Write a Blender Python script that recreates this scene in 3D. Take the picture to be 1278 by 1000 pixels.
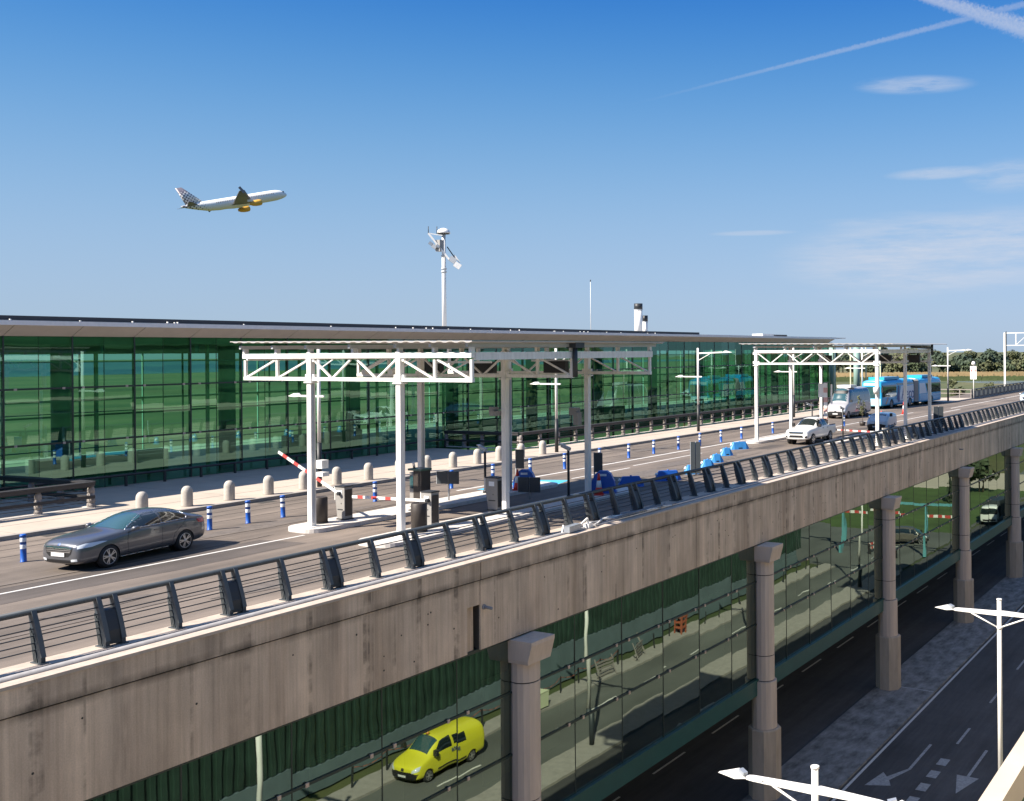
import bpy, bmesh, math, random
from mathutils import Vector, Matrix
from mathutils.bvhtree import BVHTree
from mathutils.geometry import delaunay_2d_cdt

for o in list(bpy.data.objects):
    bpy.data.objects.remove(o, do_unlink=True)
S = bpy.context.scene
COL = S.collection
RND = random.Random(11)
rad = math.radians
PI = math.pi

# ------------------------------------------------------------------ camera
# world: +Y runs along the elevated road (away), +X to the right of it, z = 0 is the road deck
F_PX, CU, HV, ROLL, YAW, CAM_H = 1300.0, 900.0, 438.202, 0.0075, rad(28.0823), 6.5
cam_data = bpy.data.cameras.new('camera')
cam = bpy.data.objects.new('camera', cam_data)
COL.objects.link(cam)
fw = Vector((-math.sin(YAW), math.cos(YAW), 0))
rt = Vector((math.cos(YAW), math.sin(YAW), 0))
up = Vector((0, 0, 1))
cx = rt * math.cos(ROLL) - up * math.sin(ROLL)
cy = rt * math.sin(ROLL) + up * math.cos(ROLL)
m = Matrix((cx, cy, -fw)).transposed().to_4x4()
m.translation = Vector((0, 0, CAM_H))
cam.matrix_world = m
cam_data.sensor_width = 36
cam_data.lens = 36 * F_PX / 1278
cam_data.shift_x = (639 - CU) / 1278
cam_data.shift_y = -(500 - HV) / 1278
cam_data.clip_start = 0.1
cam_data.clip_end = 20000
S.camera = cam

# ------------------------------------------------------------------ sky, sun, exposure
SUN_AZ = math.atan2(-0.53, -0.848)      # direction towards the sun, clockwise from +Y
SUN_EL = rad(41)
W = bpy.data.worlds.new('World')
S.world = W
W.use_nodes = True
wt = W.node_tree
wt.nodes.clear()
def WN(t, **k):
    n = wt.nodes.new(t)
    for a, b in k.items():
        setattr(n, a, b)
    return n
def wmath(op, a, b=None, clamp=False):
    n = WN('ShaderNodeMath', operation=op, use_clamp=clamp)
    for i, v in enumerate((a, b)):
        if v is None: continue
        if isinstance(v, (int, float)): n.inputs[i].default_value = v
        else: wt.links.new(v, n.inputs[i])
    return n.outputs[0]
def wdot(vec_out, d):
    n = WN('ShaderNodeVectorMath', operation='DOT_PRODUCT')
    wt.links.new(vec_out, n.inputs[0]); n.inputs[1].default_value = d
    return n.outputs['Value']
def ray(u, v):
    du, dv = u - CU, v - HV
    a = du * math.cos(ROLL) - dv * math.sin(ROLL)
    b = du * math.sin(ROLL) + dv * math.cos(ROLL)
    return (fw + rt * (a / F_PX) - up * (b / F_PX)).normalized()
sky = WN('ShaderNodeTexSky', sky_type='NISHITA')
sky.sun_disc = False
sky.sun_elevation = SUN_EL
sky.sun_rotation = SUN_AZ
sky.altitude = 0
sky.air_density = 1.0
sky.dust_density = 0.0
sky.ozone_density = 3.0
tc = WN('ShaderNodeTexCoord')
D = tc.outputs['Generated']
def wsmooth(x, a, b):
    n = WN('ShaderNodeMapRange', interpolation_type='SMOOTHSTEP')
    wt.links.new(x, n.inputs['Value'])
    n.inputs['From Min'].default_value = a; n.inputs['From Max'].default_value = b
    return n.outputs[0]
def wnoise(scale, detail, mp=None, rough=.6):
    n = WN('ShaderNodeTexNoise')
    n.inputs['Scale'].default_value = scale; n.inputs['Detail'].default_value = detail
    n.inputs['Roughness'].default_value = rough
    if mp is None: wt.links.new(D, n.inputs['Vector'])
    else:
        q = WN('ShaderNodeMapping'); q.inputs['Scale'].default_value = mp
        wt.links.new(D, q.inputs['Vector']); wt.links.new(q.outputs[0], n.inputs['Vector'])
    return n.outputs['Fac']
fine = wnoise(420, 4)
wisp = wnoise(9, 7, (1, 1, 7), .62)
wisp2 = wnoise(26, 6, (1, 1, 5), .6)
fibre = wmath('ADD', .35, wmath('MULTIPLY', wnoise(38, 8, (1, .6, 9), .68), 1.3))
def contrail(p, q, w0, w1, strength, ends):
    a, b = ray(*p), ray(*q)
    n = a.cross(b).normalized()
    t = (b - a).normalized()
    along = wdot(D, t)
    a0, b0 = a.dot(t), b.dot(t)
    mr = WN('ShaderNodeMapRange'); wt.links.new(along, mr.inputs['Value'])
    mr.inputs['From Min'].default_value = a0; mr.inputs['From Max'].default_value = b0
    s = mr.outputs[0]
    width = wmath('ADD', wmath('MULTIPLY', s, w1 - w0), w0)
    wob = wmath('MULTIPLY', wmath('SUBTRACT', fine, .5), wmath('MULTIPLY', width, .9))
    dist = wmath('ABSOLUTE', wmath('ADD', wdot(D, n), wob))
    core = wmath('SUBTRACT', 1.0, wsmooth(wmath('DIVIDE', dist, width), .25, 1.0))
    fade = wsmooth(s, ends[0], ends[1])
    front = wsmooth(wdot(D, (a + b).normalized()), .6, .75)
    tex = wmath('ADD', wmath('MULTIPLY', fine, .8), .45)
    return wmath('MULTIPLY', wmath('MULTIPLY', wmath('MULTIPLY', core, fade), front), wmath('MULTIPLY', tex, strength))
def puff(c, ru, rv, strength, tilt=0.0, lo=.40, hi=.72, tex=None):
    d = ray(*c)
    e1 = (rt * math.cos(tilt) + up * math.sin(tilt)); e1 = (e1 - d * e1.dot(d)).normalized()
    e2 = d.cross(e1)
    x = wmath('DIVIDE', wdot(D, e1), ru / F_PX); y = wmath('DIVIDE', wdot(D, e2), rv / F_PX)
    r = wmath('ADD', wmath('MULTIPLY', x, x), wmath('MULTIPLY', y, y))
    g = wmath('SUBTRACT', 1.0, wsmooth(r, 0.0, 1.0))
    g = wmath('MULTIPLY', g, wsmooth(wdot(D, d), .5, .7))
    return wmath('MULTIPLY', wmath('MULTIPLY', wmath('MULTIPLY', g, fibre), wsmooth(tex or wisp, lo, hi)), strength)
dens = contrail((775, 134), (1290, 2), .0012, .0042, .30, (0.0, .55))
for t in (contrail((1150, -6), (1300, 42), .0065, .0125, .55, (-.3, .0)),
          puff((1140, 106), 80, 13, .42, .02, .2, .62, wisp2),
          puff((1175, 216), 75, 9, .42, .05, .2, .6, wisp2),
          puff((1262, 218), 62, 24, .36, .1, .2, .7, wisp2),
          puff((1180, 315), 240, 62, .55, .07, .30, .64),
          puff((1100, 280), 90, 10, .25, -.02, .2, .6, wisp2),
          puff((940, 291), 62, 4, .30, .02, .1, .5, wisp2),
          puff((1230, 300), 140, 40, .42, .1, .28, .62, wisp2)):
    dens = wmath('MAXIMUM', dens, t)
mixc = WN('ShaderNodeMix', data_type='RGBA')
wt.links.new(dens, mixc.inputs['Factor'])
# per-channel sky grade by elevation; unseen upper sky is brightened to fill the shade
EXPO = 1.25
sp = WN('ShaderNodeSeparateColor'); wt.links.new(sky.outputs[0], sp.inputs[0])
cb = WN('ShaderNodeCombineColor')
hz_ = WN('ShaderNodeSeparateXYZ'); wt.links.new(D, hz_.inputs[0])
zc_ = wmath('MINIMUM', wmath('MAXIMUM', hz_.outputs['Z'], 0.0), .45)
z2_ = wmath('MULTIPLY', zc_, zc_)
high = wsmooth(hz_.outputs['Z'], .33, .62)
for i, (g, a_, q1, q2) in enumerate(((.30, .4367, 3.127, -25.769), (.25, .569, 1.91, -11.625), (.35, .8385, .79, -2.231))):
    raw = wmath('MULTIPLY', sp.outputs[i], .1)
    ex = wmath('EXPONENT', wmath('ADD', wmath('MULTIPLY', zc_, q1), wmath('MULTIPLY', z2_, q2)))
    c_ = wmath('MULTIPLY', wmath('MULTIPLY', wmath('POWER', raw, g), ex), a_)
    c_ = wmath('ADD', wmath('MULTIPLY', c_, wmath('SUBTRACT', 1.0, high)), wmath('MULTIPLY', raw, wmath('MULTIPLY', high, 2.38)))
    wt.links.new(wmath('MULTIPLY', c_, 1 / (.1 * 2 ** EXPO)), cb.inputs[i])
wt.links.new(cb.outputs[0], mixc.inputs['A'])
mixc.inputs['B'].default_value = (2.8, 2.95, 3.35, 1)
bg = WN('ShaderNodeBackground')
bg.inputs['Strength'].default_value = 0.10
wt.links.new(mixc.outputs['Result'], bg.inputs['Color'])
wo = WN('ShaderNodeOutputWorld')
wt.links.new(bg.outputs[0], wo.inputs['Surface'])

sun_d = bpy.data.lights.new('sun', 'SUN')
sun_d.energy = 4.8
sun_d.angle = rad(0.53)
sun_d.color = (1.0, 0.91, 0.79)
sun = bpy.data.objects.new('sun', sun_d)
COL.objects.link(sun)
sdir = Vector((math.sin(SUN_AZ) * math.cos(SUN_EL), math.cos(SUN_AZ) * math.cos(SUN_EL), math.sin(SUN_EL)))
sun.rotation_euler = sdir.to_track_quat('Z', 'Y').to_euler()
sun.location = (0, 0, 60)

S.view_settings.view_transform = 'Standard'
S.view_settings.look = 'None'
S.view_settings.exposure = EXPO
S.view_settings.gamma = 1
S.view_settings.use_curve_mapping = False
S.render.engine = 'CYCLES'
S.cycles.max_bounces = 8
S.cycles.glossy_bounces = 4
S.cycles.transparent_max_bounces = 12
S.cycles.caustics_reflective = False
S.cycles.caustics_refractive = False

# ------------------------------------------------------------------ materials
def nodes(mt):
    mt.use_nodes = True
    nt = mt.node_tree
    return nt, nt.nodes, nt.links
def mat(name, col, rough=.6, metal=0.0, var=.0, vscale=4.0, bump=0.0, bscale=40.0, spec=.5, coat=0.0, stretch=None, col2=None, emit=0):
    mt = bpy.data.materials.new(name)
    nt, N, L = nodes(mt)
    p = N['Principled BSDF']
    c = (*col, 1)
    p.inputs['Base Color'].default_value = c
    p.inputs['Roughness'].default_value = rough
    p.inputs['Metallic'].default_value = metal
    p.inputs['Specular IOR Level'].default_value = spec
    p.inputs['Coat Weight'].default_value = coat
    if coat: p.inputs['Coat Roughness'].default_value = .04
    if emit:
        p.inputs['Emission Color'].default_value = c; p.inputs['Emission Strength'].default_value = emit
    if var or bump or col2:
        t = N.new('ShaderNodeTexCoord')
        vec = t.outputs['Object']
        if stretch:
            q = N.new('ShaderNodeMapping'); q.inputs['Scale'].default_value = stretch
            L.new(vec, q.inputs['Vector']); vec = q.outputs[0]
        if var or col2:
            n = N.new('ShaderNodeTexNoise'); n.inputs['Scale'].default_value = vscale
            n.inputs['Detail'].default_value = 8; n.inputs['Roughness'].default_value = .65
            L.new(vec, n.inputs['Vector'])
            r = N.new('ShaderNodeMapRange'); r.inputs['From Min'].default_value = .3; r.inputs['From Max'].default_value = .7
            L.new(n.outputs['Fac'], r.inputs['Value'])
            mx = N.new('ShaderNodeMix'); mx.data_type = 'RGBA'
            a = col2 or tuple(v * (1 - var) for v in col)
            b = col if col2 else tuple(min(1, v * (1 + var)) for v in col)
            mx.inputs['A'].default_value = (*a, 1); mx.inputs['B'].default_value = (*b, 1)
            L.new(r.outputs[0], mx.inputs['Factor'])
            L.new(mx.outputs['Result'], p.inputs['Base Color'])
        if bump:
            n2 = N.new('ShaderNodeTexNoise'); n2.inputs['Scale'].default_value = bscale; n2.inputs['Detail'].default_value = 4
            L.new(vec, n2.inputs['Vector'])
            b = N.new('ShaderNodeBump'); b.inputs['Strength'].default_value = bump; b.inputs['Distance'].default_value = .02
            L.new(n2.outputs['Fac'], b.inputs['Height']); L.new(b.outputs[0], p.inputs['Normal'])
    return mt

def asphalt_mat(name, col, patch=.25, streak=True):
    mt = bpy.data.materials.new(name); nt, N, L = nodes(mt); p = N['Principled BSDF']
    t = N.new('ShaderNodeTexCoord'); v = t.outputs['Object']
    def noise(sc, mp, det=6):
        q = N.new('ShaderNodeMapping'); q.inputs['Scale'].default_value = mp; L.new(v, q.inputs['Vector'])
        n = N.new('ShaderNodeTexNoise'); n.inputs['Scale'].default_value = sc; n.inputs['Detail'].default_value = det
        L.new(q.outputs[0], n.inputs['Vector']); return n.outputs['Fac']
    def mixmul(c, f, lo, hi):
        r = N.new('ShaderNodeMapRange'); r.inputs['From Min'].default_value = .3; r.inputs['From Max'].default_value = .7
        r.inputs['To Min'].default_value = lo; r.inputs['To Max'].default_value = hi
        L.new(f, r.inputs['Value'])
        m_ = N.new('ShaderNodeVectorMath'); m_.operation = 'SCALE'
        L.new(c, m_.inputs[0]); L.new(r.outputs[0], m_.inputs['Scale']); return m_.outputs[0]
    rgb = N.new('ShaderNodeRGB'); rgb.outputs[0].default_value = (*col, 1)
    c = rgb.outputs[0]
    c = mixmul(c, noise(.35, (1, .35, 1)), 1 - patch, 1 + patch)
    c = mixmul(c, noise(60, (1, 1, 1), 3), .86, 1.14)
    if streak:
        c = mixmul(c, noise(1.3, (1, .025, 1), 6), .70, 1.18)
        c = mixmul(c, noise(.28, (1, .6, 1), 7), .86, 1.12)
        c = mixmul(c, noise(7, (1, .12, 1), 4), .88, 1.10)
        c = mixmul(c, noise(.9, (.35, 2.2, 1), 5), .93, 1.05)
    L.new(c, p.inputs['Base Color'])
    p.inputs['Roughness'].default_value = .85
    b = N.new('ShaderNodeBump'); b.inputs['Strength'].default_value = .35; b.inputs['Distance'].default_value = .01
    L.new(noise(90, (1, 1, 1), 3), b.inputs['Height']); L.new(b.outputs[0], p.inputs['Normal'])
    return mt

def fascia_mat():
    """board-marked in-situ concrete with vertical run-off streaks below the drip groove"""
    mt = bpy.data.materials.new('stained_concrete'); nt, N, L = nodes(mt); p = N['Principled BSDF']
    t = N.new('ShaderNodeTexCoord'); v = t.outputs['Object']
    def noise(sc, mp, det=6, rough=.6):
        q = N.new('ShaderNodeMapping'); q.inputs['Scale'].default_value = mp; L.new(v, q.inputs['Vector'])
        n = N.new('ShaderNodeTexNoise'); n.inputs['Scale'].default_value = sc; n.inputs['Detail'].default_value = det
        n.inputs['Roughness'].default_value = rough
        L.new(q.outputs[0], n.inputs['Vector']); return n.outputs['Fac']
    def mr(f, a, b, lo, hi):
        r = N.new('ShaderNodeMapRange'); r.inputs['From Min'].default_value = a; r.inputs['From Max'].default_value = b
        r.inputs['To Min'].default_value = lo; r.inputs['To Max'].default_value = hi
        L.new(f, r.inputs['Value']); return r.outputs[0]
    def mm(op, a, b):
        m_ = N.new('ShaderNodeMath'); m_.operation = op
        for i, x in enumerate((a, b)):
            if isinstance(x, (int, float)): m_.inputs[i].default_value = x
            else: L.new(x, m_.inputs[i])
        return m_.outputs[0]
    sep = N.new('ShaderNodeSeparateXYZ'); L.new(v, sep.inputs[0])
    z = sep.outputs['Z']
    base = noise(.55, (1, 1, .8), 9)
    f = mr(base, .3, .7, .80, 1.16)
    f = mm('MULTIPLY', f, mr(noise(1.3, (1, 1, .10), 6), .32, .68, 1.20, .72))     # broad runs
    f = mm('MULTIPLY', f, mr(noise(9, (1, 1, .03), 5), .40, .68, 1.04, .86))       # fine runs
    f = mm('MULTIPLY', f, mr(noise(30, (1, 1, 1), 4), .3, .7, .9, 1.08))
    # board joints every 0.1 m, very faint
    brd = N.new('ShaderNodeTexWave'); brd.bands_direction = 'Y'; brd.inputs['Scale'].default_value = 3.1
    brd.inputs['Distortion'].default_value = .6; L.new(v, brd.inputs['Vector'])
    f = mm('MULTIPLY', f, mr(brd.outputs['Fac'], 0, .12, .96, 1.0))
    # rare dark leaks
    lk = noise(2.1, (1, 1, .012), 3)
    lk2 = noise(1.2, (1, 1, 1.4), 4)
    leak = mm('MULTIPLY', mr(lk, .56, .62, 0, 1), mr(lk2, .42, .62, 0, 1))
    f = mm('MULTIPLY', f, mm('SUBTRACT', 1.0, mm('MULTIPLY', leak, .55)))
    # grime along the groove at z=-.5 (real dirt line) broken by noise
    gz = mm('ABSOLUTE', mm('ADD', z, .47), 0)
    g = mm('MULTIPLY', mr(gz, .0, .20, 1, 0), mr(noise(1.5, (1, 1, .3), 5), .36, .6, .15, 1))
    f = mm('MULTIPLY', f, mm('SUBTRACT', 1.0, mm('MULTIPLY', g, .75)))
    # darker weathered band above the groove in patches
    up_ = mm('MULTIPLY', mr(z, -.5, -.4, 0, 1), mr(noise(.5, (1, 1, .1), 4), .45, .6, 0, 1))
    f = mm('MULTIPLY', f, mm('SUBTRACT', 1.0, mm('MULTIPLY', up_, .22)))
    rust_ = mm('MULTIPLY', mr(noise(.9, (1, 1, .07), 6), .50, .70, 0, .55), mr(noise(5, (1, 1, .03), 5), .35, .6, .3, 1))
    hue = N.new('ShaderNodeMix'); hue.data_type = 'RGBA'
    hue.inputs['A'].default_value = (.62, .465, .325, 1); hue.inputs['B'].default_value = (.61, .49, .385, 1)
    L.new(noise(.8, (1, 1, .1), 4), hue.inputs['Factor'])
    hb_ = N.new('ShaderNodeMix'); hb_.data_type = 'RGBA'; L.new(rust_, hb_.inputs['Factor'])
    L.new(hue.outputs['Result'], hb_.inputs['A']); hb_.inputs['B'].default_value = (.36, .235, .15, 1)
    sc = N.new('ShaderNodeVectorMath'); sc.operation = 'SCALE'
    L.new(hb_.outputs['Result'], sc.inputs[0]); L.new(f, sc.inputs['Scale'])
    L.new(sc.outputs[0], p.inputs['Base Color'])
    p.inputs['Roughness'].default_value = .9
    b = N.new('ShaderNodeBump'); b.inputs['Strength'].default_value = .25; b.inputs['Distance'].default_value = .008
    L.new(brd.outputs['Fac'], b.inputs['Height']); L.new(b.outputs[0], p.inputs['Normal'])
    return mt

def glass_mat(name, refl, trans, fac, wave=.0, wscale=.8):
    mt = bpy.data.materials.new(name); nt, N, L = nodes(mt)
    N.remove(N['Principled BSDF'])
    g = N.new('ShaderNodeBsdfGlossy'); g.inputs['Color'].default_value = (*refl, 1); g.inputs['Roughness'].default_value = .012
    t = N.new('ShaderNodeBsdfTransparent'); t.inputs['Color'].default_value = (*trans, 1)
    fr = N.new('ShaderNodeLayerWeight'); fr.inputs['Blend'].default_value = .35
    r = N.new('ShaderNodeMapRange'); r.inputs['To Min'].default_value = fac; r.inputs['To Max'].default_value = min(1, fac + .45)
    L.new(fr.outputs['Fresnel'], r.inputs['Value'])
    mx = N.new('ShaderNodeMixShader')
    L.new(r.outputs[0], mx.inputs[0]); L.new(t.outputs[0], mx.inputs[1]); L.new(g.outputs[0], mx.inputs[2])
    if wave:
        tc_ = N.new('ShaderNodeTexCoord')
        n = N.new('ShaderNodeTexNoise'); n.inputs['Scale'].default_value = wscale; n.inputs['Detail'].default_value = 1.5
        L.new(tc_.outputs['Object'], n.inputs['Vector'])
        b = N.new('ShaderNodeBump'); b.inputs['Strength'].default_value = 1; b.inputs['Distance'].default_value = wave
        L.new(n.outputs['Fac'], b.inputs['Height']); L.new(b.outputs[0], g.inputs['Normal'])
    L.new(mx.outputs[0], N['Material Output'].inputs['Surface'])
    return mt

MT = dict(
    asphalt=asphalt_mat('deck_asphalt', (.158, .128, .105)),
    asphalt_dark=asphalt_mat('patched_asphalt', (.088, .073, .064)),
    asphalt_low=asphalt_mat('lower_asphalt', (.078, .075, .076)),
    paving=mat('paving', (.21, .205, .20), .9, var=.6, vscale=1.3, bump=.3, bscale=12, stretch=(1.4, .6, 1)),
    sidewalk=mat('pale_concrete_walk', (.44, .37, .305), .85, var=.10, vscale=.6, bump=.15),
    kerb=mat('kerb_concrete', (.30, .275, .25), .85, var=.15, vscale=3, bump=.2),
    island=mat('painted_kerb', (.58, .54, .50), .7, var=.14, vscale=5, bump=.15),
    ledge=mat('coping_concrete', (.46, .38, .315), .85, var=.16, vscale=3, bump=.2),
    fascia=fascia_mat(),
    column=mat('column_concrete', (.58, .47, .385), .85, var=.14, vscale=1.4, bump=.15, stretch=(2.5, 2.5, .25)),
    pedestal=mat('pedestal_concrete', (.44, .36, .28), .85, var=.16, vscale=1.6, bump=.15, stretch=(2, 2, .4)),
    joint=mat('dark_joint', (.05, .045, .04), .9),
    white_line=mat('road_paint', (.62, .60, .57), .7, var=.18, vscale=6, bump=.2),
    worn_line=mat('worn_road_paint', (.34, .34, .34), .8, var=.35, vscale=7),
    blue_paint=mat('blue_ground_paint', (.07, .40, .62), .7, var=.15, vscale=4),
    tar=mat('tar_seam', (.05, .042, .037), .8, var=.3, vscale=6),
    white_steel=mat('white_painted_steel', (.76, .745, .71), .45, var=.14, vscale=1.6, stretch=(3, 3, .5)),
    grey_steel=mat('grey_painted_steel', (.42, .44, .46), .5, var=.06, vscale=2),
    rail=mat('charcoal_painted_steel', (.036, .046, .056), .42, var=.15, vscale=3),
    rail_edge=mat('charcoal_edge', (.07, .08, .085), .5, var=.15, vscale=3),
    galv=mat('galvanised_pipe', (.27, .265, .275), .75, spec=.2, metal=0, var=.15, vscale=5),
    zinc=mat('zinc_box', (.33, .36, .40), .4, metal=.4, var=.1, vscale=5),
    dark=mat('dark_metal', (.022, .024, .027), .5),
    black=mat('black_plastic', (.012, .012, .013), .5),
    panel=mat('dark_sign_back', (.030, .038, .045), .5, var=.1),
    stone=mat('bollard_stone', (.40, .37, .33), .85, var=.12, vscale=8, bump=.2, bscale=60),
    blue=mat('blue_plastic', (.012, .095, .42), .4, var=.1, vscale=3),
    blue_light=mat('sunlit_blue_plastic', (.045, .25, .58), .42, var=.15, vscale=4),  # paler copy of the blue; sunlight on the separators is put into the colour
    reflective=mat('white_band', (.72, .75, .78), .4),
    red=mat('red_paint', (.50, .07, .06), .45, var=.1),
    orange_red=mat('cone_red', (.60, .045, .03), .5, var=.1),
    cabinet=mat('cabinet_grey', (.27, .26, .245), .5, var=.07, vscale=3),
    cabinet_dark=mat('cabinet_brown', (.035, .028, .024), .55, var=.15),
    soffit=mat('soffit_panel', (.68, .60, .53), .7, var=.06, vscale=1.2),
    roof_edge=mat('roof_edge_metal', (.74, .71, .69), .5, metal=0, var=.06),
    roof_dark=mat('roof_upstand', (.03, .033, .042), .6, var=.1),
    roof_top=mat('roof_membrane', (.36, .36, .36), .8, var=.1),
    corr=mat('corrugated_sheet', (.46, .43, .40), .5, metal=.1, var=.08),
    mullion=mat('mullion', (.012, .028, .024), .4),
    green_band=mat('green_spandrel', (.012, .075, .065), .35, var=.12, vscale=1.5, coat=.3),
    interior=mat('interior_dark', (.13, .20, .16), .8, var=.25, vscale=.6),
    interior_floor=mat('interior_floor', (.34, .34, .27), .5, var=.1, vscale=.5),
    interior_col=mat('interior_column', (.22, .34, .30), .6),
    interior_pale=mat('interior_pale', (.60, .62, .42), .6),
    fence_brown=mat('brown_fence_board', (.030, .029, .032), .6, var=.2, vscale=6),
    fence_post=mat('grey_fence_post', (.24, .215, .20), .8, var=.12, vscale=9),
    tyre=mat('tyre', (.014, .014, .015), .8),
    rim=mat('alloy_rim', (.50, .50, .52), .3, metal=.9),
    carglass=mat('car_glass', (.012, .020, .022), .04, spec=.9, coat=.6),
    carglass_teal=mat('windscreen_glass', (.028, .075, .082), .05, spec=.9, coat=.6),
    chrome=mat('chrome', (.72, .72, .74), .15, metal=1),
    lamp_glass=mat('headlamp', (.62, .66, .70), .12, spec=.8, coat=1),
    tail=mat('tail_lamp', (.42, .012, .015), .2, coat=.8),
    plate=mat('number_plate', (.68, .68, .68), .4),
    paint_grey=mat('car_paint_grey', (.115, .12, .135), .33, metal=.5, coat=1, var=.03),
    paint_white=mat('car_paint_white', (.74, .74, .72), .35, coat=.8),
    paint_silver=mat('van_paint_silver', (.46, .45, .45), .35, metal=.35, coat=.6),
    paint_blue=mat('car_paint_blue', (.58, .67, .74), .35, metal=0, coat=.8),
    paint_yellow=mat('van_paint_yellow', (.66, .62, .03), .4, coat=.6),
    paint_taupe=mat('van_paint_taupe', (.15, .135, .12), .35, metal=.4, coat=.8),
    bus_blue=mat('bus_blue', (.022, .34, .60), .35, coat=.6, var=.03),
    bus_light=mat('bus_pale_blue', (.42, .66, .76), .35, coat=.6),
    bus_white=mat('bus_white', (.62, .66, .72), .4, coat=.4),
    navy=mat('navy_print', (.02, .065, .22), .4),
    orange=mat('orange_print', (.60, .26, .06), .4),
    bark=mat('bark', (.10, .075, .055), .9, var=.3, vscale=8),
    leaf_a=mat('leaves_dark', (.048, .068, .030), .8, var=.45, vscale=.35),
    leaf_b=mat('leaves_olive', (.085, .095, .040), .8, var=.4, vscale=.3),
    leaf_c=mat('leaves_pine', (.034, .054, .030), .8, var=.4, vscale=.3),
    lawn=mat('lawn_grass', (.055, .090, .022), .9, var=.35, vscale=.25),
    hoard=mat('teal_hoarding', (.12, .165, .18), .6, var=.15, vscale=1),
    corr_green=mat('dark_green_sheet', (.026, .052, .040), .5, var=.35, vscale=.8),
    carpark=mat('car_park_green', (.040, .105, .045), .8, var=.5, vscale=.45, stretch=(1, .12, 2.2)),
    carpark_conc=mat('car_park_concrete', (.58, .48, .37), .8, var=.1, vscale=1),
    ochre=mat('bare_earth', (.38, .22, .10), .95, var=.3, vscale=.3, bump=.5, bscale=3),
    rust=mat('rust_red', (.30, .08, .04), .8, var=.2),
    teal_steel=mat('teal_painted_steel', (.12, .34, .38), .5, var=.1),
    plane_white=mat('aircraft_white', (.78, .78, .76), .4),
    plane_grey=mat('aircraft_grey', (.16, .16, .18), .5),
    plane_orange=mat('aircraft_yellow', (.72, .40, .06), .4),
    upper_glass=glass_mat('upper_green_glass', (.36, .66, .54), (.27, .62, .43), .18, .003, .5),
    upper_glass_b=glass_mat('upper_green_glass_b', (.34, .62, .50), (.215, .53, .355), .17, .003, .5),
    upper_glass_c=glass_mat('upper_green_glass_c', (.38, .68, .56), (.24, .57, .41), .22, .003, .5),
    lower_glass=glass_mat('lower_green_glass', (.46, .555, .46), (.10, .22, .165), .50, .0042, .5),
)

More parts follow.
